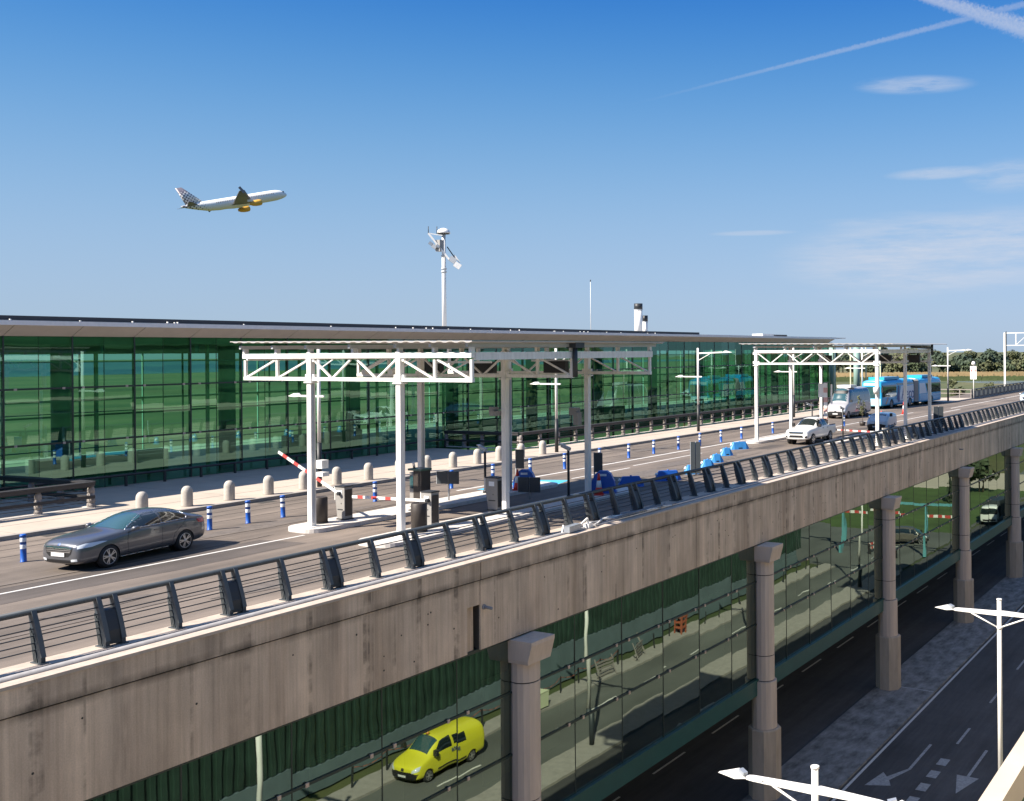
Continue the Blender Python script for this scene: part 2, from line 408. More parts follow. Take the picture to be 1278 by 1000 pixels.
# ------------------------------------------------------------------ mesh helpers
class MB:
    """collects boxes, bars, tubes, lofts and turns them into one mesh object"""
    def __init__(s):
        s.v = []; s.f = []; s.smooth = []
    def add(s, vs, fs, smooth=False):
        o = len(s.v); s.v += [tuple(p) for p in vs]
        s.f += [tuple(i + o for i in f) for f in fs]; s.smooth += [smooth] * len(fs)
        return s
    def box(s, x0, x1, y0, y1, z0, z1):
        v = [(x, y, z) for z in (z0, z1) for y in (y0, y1) for x in (x0, x1)]
        return s.add(v, [(0, 2, 3, 1), (4, 5, 7, 6), (0, 1, 5, 4), (2, 6, 7, 3), (0, 4, 6, 2), (1, 3, 7, 5)])
    def bar(s, a, b, w, h, upv=(0, 0, 1)):
        """rectangular bar from a to b, width w (sideways) height h (along upv)"""
        a, b = Vector(a), Vector(b); d = (b - a).normalized(); u = Vector(upv)
        sd = d.cross(u)
        if sd.length < 1e-5: sd = d.cross(Vector((1, 0, 0)))
        sd.normalize(); u = sd.cross(d).normalized()
        v = [p + sd * (i * w / 2) + u * (j * h / 2) for p in (a, b) for i, j in ((-1, -1), (1, -1), (1, 1), (-1, 1))]
        return s.add(v, [(0, 3, 2, 1), (4, 5, 6, 7), (0, 1, 5, 4), (1, 2, 6, 5), (2, 3, 7, 6), (3, 0, 4, 7)])
    def tube(s, a, b, r0, r1=None, n=10, caps=True):
        r1 = r0 if r1 is None else r1
        a, b = Vector(a), Vector(b); d = (b - a).normalized()
        t = Vector((0, 0, 1)) if abs(d.z) < .9 else Vector((1, 0, 0))
        e1 = d.cross(t).normalized(); e2 = d.cross(e1)
        v = []
        for p, r in ((a, r0), (b, r1)):
            for i in range(n):
                q = 2 * PI * i / n
                v.append(p + e1 * (math.cos(q) * r) + e2 * (math.sin(q) * r))
        s.add(v, [(i, (i + 1) % n, n + (i + 1) % n, n + i) for i in range(n)], True)
        if caps:
            o = len(s.v) - 2 * n
            s.f += [tuple(o + i for i in range(n))[::-1], tuple(o + n + i for i in range(n))]; s.smooth += [False, False]
        return s
    def path(s, pts, r, n=8):
        for a, b in zip(pts, pts[1:]): s.tube(a, b, r, r, n)
        return s
    def lathe(s, prof, n=16, c=(0, 0, 0), smooth=True):
        """profile of (r, z) round the z axis"""
        o = Vector(c); v = []; f = []
        for r, z in prof:
            for i in range(n):
                q = 2 * PI * i / n; v.append((o.x + r * math.cos(q), o.y + r * math.sin(q), o.z + z))
        for j in range(len(prof) - 1):
            for i in range(n):
                f.append((j * n + i, j * n + (i + 1) % n, (j + 1) * n + (i + 1) % n, (j + 1) * n + i))
        s.add(v, f, smooth)
        k = len(s.v) - len(v)
        s.f += [tuple(k + i for i in range(n))[::-1], tuple(k + (len(prof) - 1) * n + i for i in range(n))]; s.smooth += [False, False]
        return s
    def prism(s, poly, axis, a, b):
        """polygon extruded along axis: 'x' poly in (y,z), 'y' poly in (x,z), 'z' poly in (x,y)"""
        n = len(poly); v = []
        for t in (a, b):
            for p, q in poly:
                v.append({'x': (t, p, q), 'y': (p, t, q), 'z': (p, q, t)}[axis])
        f = [tuple(range(n)), tuple(range(2 * n - 1, n - 1, -1))]
        f += [((i + 1) % n, i, n + i, n + (i + 1) % n) for i in range(n)]
        return s.add(v, f)
    def quad(s, a, b, c, d):
        return s.add([a, b, c, d], [(0, 1, 2, 3)])
    def loft(s, rings, caps=True, smooth=True, closed=True):
        n = len(rings[0]); v = [p for r in rings for p in r]; f = []
        for j in range(len(rings) - 1):
            for i in range(n if closed else n - 1):
                f.append((j * n + i, j * n + (i + 1) % n, (j + 1) * n + (i + 1) % n, (j + 1) * n + i))
        s.add(v, f, smooth)
        if caps and closed:
            o = len(s.v) - len(v); k = (len(rings) - 1) * n + o
            s.f += [tuple(o + i for i in range(n))[::-1], tuple(k + i for i in range(n))]; s.smooth += [False, False]
        return s
    def mesh(s, name, mt, fix=True):
        me = bpy.data.meshes.new(name)
        me.from_pydata(s.v, [], s.f)
        for i, q in enumerate(s.smooth):
            if q: me.polygons[i].use_smooth = True
        me.materials.append(mt if not isinstance(mt, str) else MT[mt])
        if fix:
            bm = bmesh.new(); bm.from_mesh(me)
            bmesh.ops.recalc_face_normals(bm, faces=bm.faces); bm.to_mesh(me); bm.free()
        me.update()
        return me
    def build(s, name, mt, parent=None, fix=True):
        return link(name, s.mesh(name, mt, fix), parent)

def link(name, me, parent=None, loc=None):
    o = bpy.data.objects.new(name, me); COL.objects.link(o)
    if parent is not None: o.parent = parent
    if loc is not None: o.location = loc
    return o
def tag(o, label=None, cat=None, group=None, kind=None):
    if label: o['label'] = label
    if cat: o['category'] = cat
    if group: o['group'] = group
    if kind: o['kind'] = kind
    return o
def thing(name, label, cat, loc=(0, 0, 0), rz=0.0, group=None):
    o = bpy.data.objects.new(name, None); COL.objects.link(o)
    o.location = loc; o.rotation_euler = (0, 0, rz); o.empty_display_size = .3
    return tag(o, label, cat, group)
def struct(name, mb, mt):
    return tag(mb.build(name, mt), kind='structure')
def copy_tree(o, parent=None):
    c = o.copy(); COL.objects.link(c)
    if parent is not None: c.parent = parent
    for ch in list(o.children): copy_tree(ch, c)
    return c
ORD = ['first', 'second', 'third', 'fourth', 'fifth', 'sixth', 'seventh', 'eighth', 'ninth', 'tenth', 'eleventh', 'twelfth', 'thirteenth',
       'fourteenth', 'fifteenth', 'sixteenth', 'seventeenth', 'eighteenth', 'nineteenth', 'twentieth']
ORD += ['twenty-' + w for w in ORD[:9]] + ['thirtieth'] + ['thirty-' + w for w in ORD[:9]] + ['fortieth'] + ['forty-' + w for w in ORD[:9]] + ['fiftieth'] + ['fifty-' + w for w in ORD[:9]]
# ------------------------------------------------------------------ ground and roads
ZG = -14.68
XF = -21.63
def ground_mat():
    mt = bpy.data.materials.new('marsh_meadow'); nt, N, L = nodes(mt); p = N['Principled BSDF']
    t = N.new('ShaderNodeTexCoord'); v = t.outputs['Object']
    def noise(sc, mp, det=7):
        q = N.new('ShaderNodeMapping'); q.inputs['Scale'].default_value = mp; L.new(v, q.inputs['Vector'])
        n = N.new('ShaderNodeTexNoise'); n.inputs['Scale'].default_value = sc; n.inputs['Detail'].default_value = det
        L.new(q.outputs[0], n.inputs['Vector']); return n.outputs['Fac']
    r = N.new('ShaderNodeValToRGB'); L.new(noise(.03, (1, .35, 1)), r.inputs[0])
    e = r.color_ramp.elements
    e[0].position = .36; e[0].color = (.060, .085, .025, 1)
    e[1].position = .66; e[1].color = (.17, .15, .065, 1)
    x = r.color_ramp.elements.new(.5); x.color = (.10, .115, .035, 1)
    m_ = N.new('ShaderNodeMix'); m_.data_type = 'RGBA'; m_.blend_type = 'MULTIPLY'; m_.inputs['Factor'].default_value = .6
    L.new(r.outputs[0], m_.inputs['A']); L.new(noise(.4, (1, 1, 1)), m_.inputs['B'])
    L.new(m_.outputs['Result'], p.inputs['Base Color']); p.inputs['Roughness'].default_value = .95
    return mt
GM = ground_mat()
b = MB()
n = 24
b.add([(-5000 + 10000 * i / n, -2000 + 9000 * j / n, ZG - .12) for j in range(n + 1) for i in range(n + 1)],
      [(j * (n + 1) + i, j * (n + 1) + i + 1, (j + 1) * (n + 1) + i + 1, (j + 1) * (n + 1) + i) for j in range(n) for i in range(n)])
struct('ground', b, GM)
struct('sea', MB().box(-4990, -1150, -1990, 2300, ZG - .115, ZG - .06), mat('sea_water', (.02, .06, .075), .35, spec=.5))
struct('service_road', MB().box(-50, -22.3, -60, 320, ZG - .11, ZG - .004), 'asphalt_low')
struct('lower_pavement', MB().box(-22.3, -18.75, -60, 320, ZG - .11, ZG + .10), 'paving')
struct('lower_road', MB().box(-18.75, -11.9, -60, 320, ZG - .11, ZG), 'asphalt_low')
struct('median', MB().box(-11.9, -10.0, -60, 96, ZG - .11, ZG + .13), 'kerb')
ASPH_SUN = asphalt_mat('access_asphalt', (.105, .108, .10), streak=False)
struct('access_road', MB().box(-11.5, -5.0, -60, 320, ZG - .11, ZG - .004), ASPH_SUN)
struct('far_pavement', MB().box(-5.0, -3.55, -60, 96, ZG - .11, ZG + .12), 'kerb')
struct('access_forecourt', MB().box(-5.0, 12, 96, 118, ZG - .11, ZG + .002), ASPH_SUN)

# painted marks on the lower roads
def paint(name, mbx, m_='white_line'):
    return struct(name, mbx, m_)
b = MB().box(-18.62, -18.48, -60, 300, ZG, ZG + .004)
paint('road_edge_line', b)
b = MB()
for i in range(30):
    y = 55.2 + 7.3 * (i - 14)
    if y > 55: b.box(-15.35, -15.21, y, y + 2.6, ZG, ZG + .004)
for i in range(30):
    y = 52.9 - 1.72 * i
    if y > -10: b.box(-15.5, -15.0, y - .9, y, ZG, ZG + .004)
paint('lane_marking', b, 'worn_line')
b = MB()
for i in range(40):
    y = -30 + 6.2 * i
    b.box(-7.45, -7.33, y, y + 3.0, ZG - .002, ZG + .004)
    if y > 30: b.box(-33.2, -33.08, y, y + 3.2, ZG - .004, ZG + .002)
    b.box(-27.8, -27.68, y, y + 3.2, ZG - .004, ZG + .002)
paint('lane_marking', b)
def arrow(x, y, turn=0):
    b = MB(); z0, z1 = ZG, ZG + .004
    if turn:
        b.box(x + .02, x + .17, y + 1.5, y + 5.2, z0, z1)
        b.prism([(x + .17, y + 1.497), (x + .02, y + 1.497), (x - .62, y + .10), (x - .95, y + .55), (x - 1.25, y - 1.35), (x - .1, y - .85), (x - .38, y - .25)], 'z', z0, z1)
    else:
        b.box(x - .07, x + .08, y + 2.2, y + 6, z0, z1)
        b.prism([(x - .55, y + 2.2), (x + .55, y + 2.2), (x, y)], 'z', z0, z1)
    return b
paint('turn_arrow', arrow(-16.6, 49.3, 1), 'worn_line')
paint('straight_arrow', arrow(-13.65, 49.0), 'worn_line')
b = MB().box(-22.2, -18.8, 62.6, 62.75, ZG + .10, ZG + .104)
paint('pavement_strip', b, 'worn_line')
struct('grass_verge', MB().box(-11, 40, 118.2, 158, ZG - .11, ZG + .03), 'lawn')
struct('gravel_path', MB().box(-18, 60, 158.2, 178, ZG - .11, ZG + .02), 'sidewalk')

# ------------------------------------------------------------------ elevated road deck
struct('elevated_road', MB().box(-39.72, -22.92, -20, 300, -.5, 0), 'asphalt')
b = MB().box(-49.95, -39.9, -20, 52.5, -.6, .15)
b.box(-43.45, -39.9, 52.5, 124, -.6, .15)
b.box(-43.45, -35.1, 124, 134.4, -.6, .152)
struct('terminal_pavement', b, 'sidewalk')
b = MB().box(-39.9, -39.6, -20, 124, -.5, .156).box(-39.9, -34.9, 123.72, 124.0, -.5, .157).box(-35.1, -34.82, 124.0, 300, -.5, .156)
struct('kerb', b, 'kerb')
# fresh strip of asphalt, tar seams
b = MB()
pts = [(-31.7, -12), (-31.55, 8), (-31.62, 14), (-31.45, 19), (-31.5, 24.6), (-29.5, 24.9), (-29.35, 20), (-29.55, 16.5), (-29.4, 13), (-29.5, 6), (-29.45, -12)]
b.prism(pts, 'z', 0, .004)
struct('asphalt_strip', b, 'asphalt_dark')
b = MB()
for x, y0, y1, w in ((-28.12, -12, 24.2, .045), (-36.35, -12, 60, .07), (-37.7, -12, 70, .07), (-38.6, 10, 120, .06), (-33.0, 62, 64.5, .05), (-25.4, 26, 60, .05)):
    b.box(x - w / 2, x + w / 2, y0, y1, 0, .004)
struct('tar_seam', b, 'tar')
b = MB().box(-30.89, -30.77, -12, 25.9, .004, .008)
b.box(-34.28, -34.10, 37.5, 75, 0, .004)
b.box(-32.06, -31.94, 43.6, 49, 0, .004).box(-32.45, -32.33, 50, 58, 0, .004)
b.box(-30.45, -30.3, 88, 112, 0, .004).box(-31.75, -31.6, 113, 150, 0, .004).box(-28.0, -27.85, 108, 150, 0, .004)
b.box(-33.2, -33.05, 78, 104, 0, .004)
struct('road_marking', b, 'white_line')
b = MB().prism([(-33.6, 38.2), (-31.2, 38.2), (-31.2, 41.2), (-31.7, 43.0), (-33.6, 42.2)], 'z', .004, .008)
struct('blue_ground_marking', b, 'blue_paint')
b = MB()
def island_poly(x0, x1, y0, y1, r, n=6):
    p = []
    for cxx, cyy, a0 in ((x1 - r, y0 + r, -PI / 2), (x1 - r, y1 - r, 0), (x0 + r, y1 - r, PI / 2), (x0 + r, y0 + r, PI)):
        for i in range(n + 1):
            a = a0 + PI / 2 * i / n; p.append((cxx + r * math.cos(a), cyy + r * math.sin(a)))
    return p
for nm, x0, x1, y0, y1, lab in (('traffic_island', -32.35, -30.65, 26.15, 41.0, 'pale raised kerb island under the raised barrier arm and left canopy posts'),
                                ('traffic_island', -27.85, -26.0, 25.3, 41.0, 'pale raised kerb island beside the railing under the right posts of the near canopy'),
                                ('traffic_island', -33.1, -31.8, 65.2, 80, 'pale kerb island left of the white pickup under the far canopy'),
                                ('traffic_island', -28.0, -26.6, 67.0, 80, 'pale kerb island between the pickup and the railing under the far canopy')):
    ob = MB().prism(island_poly(x0, x1, y0, y1, .6), 'z', .002, .155).build(nm, 'island')
    tag(ob, lab, 'kerb island')

# ------------------------------------------------------------------ viaduct edge: fascia panels, coping, gutter pipes
vw = thing('viaduct_wall', 'long stained concrete side wall of the elevated road above the columns', 'concrete wall', (XF, 0, 0))
JOINTS = [-4, 10.4, 24.7, 38.2, 51.8, 65.4, 79, 92.5, 106, 120, 134, 148, 162, 176]
for i in range(len(JOINTS) - 1):
    y0, y1 = JOINTS[i] + .018, JOINTS[i + 1] - .018
    MB().box(-.35, .035, y0, y1, -.455, .08).build('wall_panel', 'fascia', vw)
    b = MB()
    if abs(JOINTS[i + 1] - 24.7) < .01:
        b.box(-.35, 0, y0, 24.12, -2.62, -.49).box(-.35, 0, 24.12, y1, -1.22, -.49)
        b.box(-.35, -.13, 24.12, 24.52, -2.62, -1.22)
    else:
        b.box(-.35, 0, y0, y1, -2.62, -.49)
    b.build('wall_panel', 'fascia', vw)
MB().box(-.35, -.03, -4, 176, -.49, -.455).build('drip_groove', 'joint', vw)
b = MB()
for y0 in JOINTS[:-1]:
    b.box(-.36, -.06, y0 - .019, y0 + .019, -2.6, .07)
b.build('joint_seal', 'joint', vw)['kind'] = 'stuff'
b = MB()
for i in range(150):
    y = -2 + RND.random() * 120; z = RND.choice((-.95, -1.4, -1.75, -2.2)) + RND.uniform(-.08, .08)
    b.tube((-.02, y, z), (.004, y, z), .022 + RND.random() * .008, n=8)
b.build('formwork_hole_shade', 'joint', vw)['kind'] = 'stuff'  # flat dark discs; the shade inside the tie holes is put into their colour
# coping with a recessed gutter holding the pipes
b = MB()
for i in range(len(JOINTS) - 1):
    y0, y1 = JOINTS[i] + .006, JOINTS[i + 1] - .006
    MB().box(-.28, .06, y0, y1, .08, .15).build('coping', 'ledge', vw)
    MB().box(-1.30, -.72, y0, y1, -.5, .15).build('coping', 'ledge', vw)
MB().box(-.72, -.28, -4, 176, -.4, .07).build('gutter', 'kerb', vw)
b = MB().tube((-.40, -4, .145), (-.40, 176, .145), .075, n=10)
b.build('pipe', 'galv', vw)
MB().tube((-.55, -4, .12), (-.55, 176, .12), .05, n=8).build('pipe', 'galv', vw)
b = MB().tube((0, 24.86, -1.33), (.28, 24.93, -1.37), .045).tube((0, 24.86, -1.33), (0.04, 24.86, -1.33), .08)
b.build('drain_spout', 'galv', vw)
MB().tube((0, 79.4, -1.2), (.3, 79.45, -1.2), .05).build('drain_spout', 'galv', vw)
b = MB().box(-28.2, -22.0, -4, 176, -2.55, -.55)
struct('deck_slab', b, 'carpark_conc')

# ------------------------------------------------------------------ columns
def oct_ring(r, z, n=12, rx=1.0, ph=0):
    return [(r * math.cos(2 * PI * i / n + PI / n + ph), r * rx * math.sin(2 * PI * i / n + PI / n + ph), z) for i in range(n)]
proto = thing('viaduct_column', 'x', 'column', (-21.58, 26.75, ZG + .10))
zb = -ZG - .10
def zz(z): return z + zb
cap = MB()
cap.loft([[(-.60, -.58, zz(-3.42)), (.60, -.58, zz(-3.42)), (.60, .58, zz(-3.42)), (-.60, .58, zz(-3.42))],
          [(-.62, -.60, zz(-3.30)), (.62, -.60, zz(-3.30)), (.62, .60, zz(-3.30)), (-.62, .60, zz(-3.30))],
          [(-.60, -.60, zz(-2.92)), (.76, -.60, zz(-2.80)), (.76, .60, zz(-2.80)), (-.60, .60, zz(-2.92))],
          [(-.60, -.60, zz(-2.68)), (.76, -.60, zz(-2.68)), (.76, .60, zz(-2.68)), (-.60, .60, zz(-2.68))]], smooth=False)
cap.build('capital', 'column', proto)
for z0, z1, r in ((-4.06, -3.42, .50), (-7.86, -4.10, .50), (-9.04, -7.90, .50)):
    MB().loft([oct_ring(r, zz(z0), 16), oct_ring(r, zz(z1), 16)], smooth=False).build('shaft', 'column', proto)
    MB().loft([oct_ring(r - .03, zz(z0) - .04, 16), oct_ring(r - .03, zz(z0), 16)], smooth=False).build('joint_ring', 'joint', proto)
MB().loft([oct_ring(.60, zz(-11.3), 16), oct_ring(.60, zz(-9.08), 16)], smooth=False).build('shaft', 'column', proto)
MB().loft([oct_ring(.78, 0, 8), oct_ring(.78, zz(-11.36), 8), oct_ring(.74, zz(-11.3), 8)], smooth=False).build('pedestal', 'pedestal', proto)
COLLAB = ['nearest concrete column with flared capital, left of the lamp heads', 'tall concrete column whose pedestal stands behind the near lamp arm',
          'concrete column third from the near end, its pedestal on the dark pavement', 'concrete column behind the left arm of the tall double lamp',
          'farthest visible concrete column at the right edge of the photo', 'concrete column hidden beyond the right edge of the photo']
for i in range(6):
    c = proto if i == 0 else copy_tree(proto)
    c.location = (-21.58, 26.75 + 17.8 * i, ZG + .10)
    tag(c, COLLAB[i], 'column', 'columns under the elevated road')

# ------------------------------------------------------------------ lower glass storey
lg = thing('lower_glass_wall', 'green mirrored glass storey hung under the elevated road behind the columns', 'glass wall', (-21.76, 0, -9.72))
zrow = [-8.95, -6.40, -4.40, -2.60]
ys = [26.75 + 2.967 * k for k in range(-8, 34)]
def pane(p, x, y0, y1, z0, z1, m_, jit=.006):
    j = [RND.uniform(-jit, jit) for _ in range(3)]; j.append(j[0] + j[2] - j[1])
    v = [(x + j[0], y0, z0), (x + j[1], y1, z0), (x + j[2], y1, z1), (x + j[3], y0, z1)]
    me = bpy.data.meshes.new('pane'); me.from_pydata(v, [], [(0, 1, 2, 3)]); me.materials.append(MT[m_ if m_ != 'upper_glass' else RND.choice(('upper_glass', 'upper_glass_b', 'upper_glass_c'))]); me.update()
    return link('pane', me, p)
for a, c in zip(ys, ys[1:]):
    for z0, z1 in zip(zrow, zrow[1:]):
        pane(lg, 0, a + .012, c - .012, z0 + .01 + 9.72, z1 - .01 + 9.72, 'lower_glass', .009)
for y in ys:
    MB().box(-.06, .012, y - .018, y + .018, .78, 7.12).build('mullion', 'mullion', lg)
for z in zrow[1:3]:
    MB().bar((.02, ys[0], z + 9.72), (.02, ys[-1], z + 9.72), .05, .075).build('transom', 'mullion', lg)
b = MB()
for y in ys:
    for z in zrow[1:3]:
        for d in (-.42, .42): b.box(.03, .075, y + d - .05, y + d + .05, z + 9.72 - .055, z + 9.72 + .055)
b.build('glass_clamp', mat('clamp_metal', (.55, .42, .32), .5), lg)['kind'] = 'stuff'
MB().box(-.3, .10, ys[0], ys[-1], 0, .70).build('spandrel', 'green_band', lg)
MB().box(-.3, .14, ys[0], ys[-1], .70, .77).build('sill', 'green_band', lg)
MB().box(-.3, .05, ys[0], ys[-1], 7.02, 7.12).build('head_rail', 'mullion', lg)
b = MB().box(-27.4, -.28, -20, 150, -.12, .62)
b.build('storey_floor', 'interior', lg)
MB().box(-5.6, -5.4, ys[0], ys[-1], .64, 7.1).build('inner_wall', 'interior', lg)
for y0, y1, x in ((43.5, 45.6, -2.5), (29, 33.5, -3.5), (63, 64.6, -2.2), (21, 24.6, -3), (50.5, 55, -2.8)):
    MB().box(x - .1, x, y0, y1, .64, 4.4).build('partition', 'interior_pale', lg)

# ------------------------------------------------------------------ terminal
T = thing('terminal_building', 'long green glass airport terminal with overhanging flat roof', 'terminal', (-50, 0, .15))
Y0, Y1 = -12.5, 124.5
fy = [25.85 + 3.02 * k for k in range(-12, 34)]
fy = [y for y in fy if y < Y1]
rows = [(0.0, 2.30), (2.30, 4.85), (4.85, 7.26)]
for a, c in zip(fy, fy[1:]):
    mid = (a + c) / 2
    for z0, z1 in rows:
        if a < 14: pane(T, 0, a + .01, c - .01, z0 + .01, z1 - .01, 'upper_glass', .006)
        else:
            pane(T, 0, a + .01, mid - .006, z0 + .01, z1 - .01, 'upper_glass', .005)
            pane(T, 0, mid + .006, c - .01, z0 + .01, z1 - .01, 'upper_glass', .005)
    if a > 49:
        pane(T, 0, a + .01, c - .01, -3.0, -.01, 'upper_glass', .004)
for i, y in enumerate(fy):
    MB().box(-.16, .02, y - .035, y + .035, -3 if y > 49 else 0, 7.26).build('mullion', 'mullion', T)
for y in [(a + c) / 2 for a, c in zip(fy, fy[1:]) if a > 14]:
    pass
b = MB()
for a, c in zip(fy, fy[1:]): b.box(-.05, -.01, (a + c) / 2 - .012, (a + c) / 2 + .012, 0, 7.26)
b.build('glazing_joint', 'mullion', T)['kind'] = 'stuff'
for z in (2.30, 4.85):
    MB().bar((.03, fy[0], z), (.03, fy[-1], z), .07, .085).build('transom', 'mullion', T)
for z in (1.9, 3.62, 6.05):
    MB().bar((-.6, fy[0], z), (-.6, fy[-1], z), .06, .05).build('inner_rail', 'interior_col', T)
b = MB()
for y in fy:
    for z in (2.30, 4.85):
        for d in (-.45, .45): b.box(.06, .10, y + d - .06, y + d + .06, z - .05, z + .05)
b.build('glass_clamp', mat('clamp_metal_pale', (.45, .36, .30), .5), T)['kind'] = 'stuff'
# interior seen through the glass
MB().box(-18, -.2, Y0, Y1, -.35, -.01).build('hall_floor', 'interior_floor', T)
for y in fy[::3]: MB().box(-18.12, -18.0, y - .04, y + .04, 0, 7.0).build('rear_mullion', 'interior_col', T)
MB().box(-18.15, -18.0, Y0, Y1, 3.4, 3.55).build('rear_transom', 'interior_col', T)
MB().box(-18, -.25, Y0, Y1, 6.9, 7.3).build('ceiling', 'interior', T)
for k in range(6):
    for z0, z1 in [(-3, 0)] + rows:
        v = [(-17.9 + 3 * k, fy[-1], z0), (-15.0 + 3 * k + .08, fy[-1], z0), (-15.0 + 3 * k + .08, fy[-1], z1), (-17.9 + 3 * k, fy[-1], z1)]
        me_ = bpy.data.meshes.new('pane'); me_.from_pydata(v, [], [(0, 1, 2, 3)]); me_.materials.append(MT['upper_glass']); link('pane', me_, T)
    MB().box(-17.96 + 3 * k, -17.9 + 3 * k, fy[-1] - .1, fy[-1] + .02, -3, 7.2).build('mullion', 'mullion', T)
for k in range(16):
    y = 29.6 + 9.06 * (k - 2)
    MB().tube((-2.2, y, 0), (-2.2, y, 7), .45, n=14).build('hall_column', 'interior_col', T)
for k in range(17):
    y = 22 + 6.21 * k
    MB().box(-9.06, -8.98, y, y + .08, 0, 6.9).build('inner_post', 'interior_col', T)
MB().box(-9.1, -8.98, 10, Y1 - .4, 2.95, 3.05).build('inner_transom', 'interior_col', T)
for k in range(24):
    y = 24.6 + 6.04 * (k - 3)
    MB().box(-1.3, -1.16, y, y + .14, 0, 7).build('glass_fin_post', 'interior_pale', T)
for y0, y1, x, z in ((30, 37, -5, 1.1), (46, 52, -6, 1.1), (15, 24, -5, 1.1), (60, 66, -5, 1.1), (78, 85, -6, 1.1)):
    MB().box(x - .8, x, y0, y1, 0, z).build('counter', 'interior_pale', T)
# roof: steep soffit panels, edge strip, upstand
for a, c in zip(fy, fy[1:]):
    v = [(-.02, a + .02, 7.26), (-.02, c - .02, 7.26), (.95, c - .02, 7.74), (.95, a + .02, 7.74)]
    w = [(x, y, z + .05) for x, y, z in v]
    MB().add(v + w, [(0, 1, 2, 3), (7, 6, 5, 4), (0, 4, 5, 1), (1, 5, 6, 2), (2, 6, 7, 3), (3, 7, 4, 0)]).build('soffit_panel', 'soffit', T)
MB().prism([(-.1, 7.30), (.93, 7.80), (.93, 7.90), (-.1, 7.90)], 'y', fy[0], fy[-1]).build('roof_core', 'roof_dark', T)
MB().box(.90, .99, fy[0], fy[-1] + .3, 7.73, 7.93).build('roof_edge', 'roof_edge', T)
MB().box(-19, .97, fy[0], fy[-1] + .2, 7.90, 7.95).build('roof', 'roof_top', T)
MB().box(-.6, .40, fy[0], 88.5, 7.95, 8.17).build('roof_upstand', 'roof_dark', T)
b = MB()
for i in range(34):
    y = 10 + RND.random() * 75; b.box(.5, .58, y, y + .06, 7.95, 7.99 + RND.random() * .05)
b.build('roof_bracket', 'white_steel', T)['kind'] = 'stuff'
MB().box(-9, -7.5, 119, 122.4, 7.95, 8.5).build('roof_unit', 'white_steel', T)
MB().box(-8.9, -7.3, 122.4, 126, 7.95, 8.42).build('roof_unit', 'roof_dark', T)
# end canopy tip
v = [(-.02, fy[-1], 7.3), (.95, fy[-1], 7.74), (.95, fy[-1] + 3.6, 7.84), (-14, fy[-1] + 3.6, 7.84), (-14, fy[-1], 7.3)]
MB().add(v + [(x, y, 7.92) for x, y, z in v], [(0, 1, 2, 3, 4), (9, 8, 7, 6, 5), (0, 5, 6, 1), (1, 6, 7, 2), (2, 7, 8, 3), (3, 8, 9, 4), (4, 9, 5, 0)]).build('roof_tip', 'soffit', T)
# rooftop things
def chimney(y, r, z1, lab):
    t = thing('chimney', lab, 'chimney', (-58, y, 8.1), 0, 'rooftop flues')
    MB().tube((0, 0, 0), (0, 0, z1 - .62), r, n=16).build('flue', 'white_steel', t)
    MB().tube((0, 0, z1 - .62), (0, 0, z1), r * 1.06, n=16).build('cowl', 'dark', t)
    MB().tube((0, 0, z1 - .66), (0, 0, z1 - .6), r * 1.12, n=16).build('collar', 'grey_steel', t)
chimney(90.65, .42, 3.35, 'taller pale rooftop flue with black cowl beside a shorter one')
chimney(91.95, .27, 2.15, 'shorter pale rooftop flue with black cowl beside the taller one')
t = thing('antenna', 'thin white whip antenna standing alone on the terminal roof edge', 'antenna', (-58, 82.2, 8.1))
MB().tube((0, 0, .3), (0, 0, 5.2), .035, .02, n=6).build('rod', 'white_steel', t)
MB().box(-.15, .15, -.15, .15, 0, .34).build('foot', 'white_steel', t)
MB().tube((0, 0, 5.15), (0, 0, 5.32), .05, n=6).build('tip', 'dark', t)
# instrument mast
t = thing('instrument_mast', 'tall cream rooftop mast with domed cap and tilted arm of floodlights', 'mast', (-58, 62.3, 7.9))
MB().tube((0, 0, 0), (0, 0, 8.1), .18, .145, n=14).build('pole', 'white_steel', t)
MB().lathe([(.52, 8.05), (.50, 8.18), (.40, 8.34), (.22, 8.44), (.02, 8.48)], 16).build('dome', 'white_steel', t)
MB().tube((0, 0, 8.0), (0, 0, 8.1), .46, n=14).build('dome_underside', 'dark', t)
e1 = Vector((.75, .66, 0)) * .72
def mp(a, z, off=.32): return Vector((0, 0, z)) + e1 * a + Vector((.66, -.75, 0)) * off
MB().bar(mp(-1.6, 8.0), mp(.65, 5.9), .14, .14).build('tilted_arm', 'white_steel', t)
MB().bar(mp(.35, 7.0, 0), mp(1.2, 6.1, 0), .08, .08).build('brace', 'dark', t)
MB().bar(mp(1.1, 6.35, .1), mp(1.7, 5.75, .1), .12, .1).build('brace', 'white_steel', t)
for a, z, s, m_ in ((.95, 5.95, .6, 'grey_steel'), (1.45, 5.5, .6, 'white_steel'), (-1.35, 7.2, .34, 'zinc'), (-1.0, 6.95, .4, 'grey_steel'), (-.6, 7.0, .3, 'zinc')):
    MB().bar(mp(a - s / 2, z + s * .25), mp(a + s / 2, z - s * .25), .35, s * .7).build('floodlight', m_, t)
MB().bar(mp(-.45, 7.5, .2), mp(-.45, 6.6, .2), .4, .45, (1, 0, 0)).build('control_box', 'cabinet', t)
MB().bar(mp(-1.6, 8.0), mp(-.1, 7.85), .07, .07).build('bracket', 'white_steel', t)
for a in (-1.6, -.7): MB().tube(mp(a, 7.95), mp(a, 8.55), .03, n=6).build('aerial', 'dark', t)
for z in (5.2, 4.95, 6.2): MB().tube((0, 0, z), (0, 0, z + .12), .22, n=12).build('collar', 'grey_steel', t)

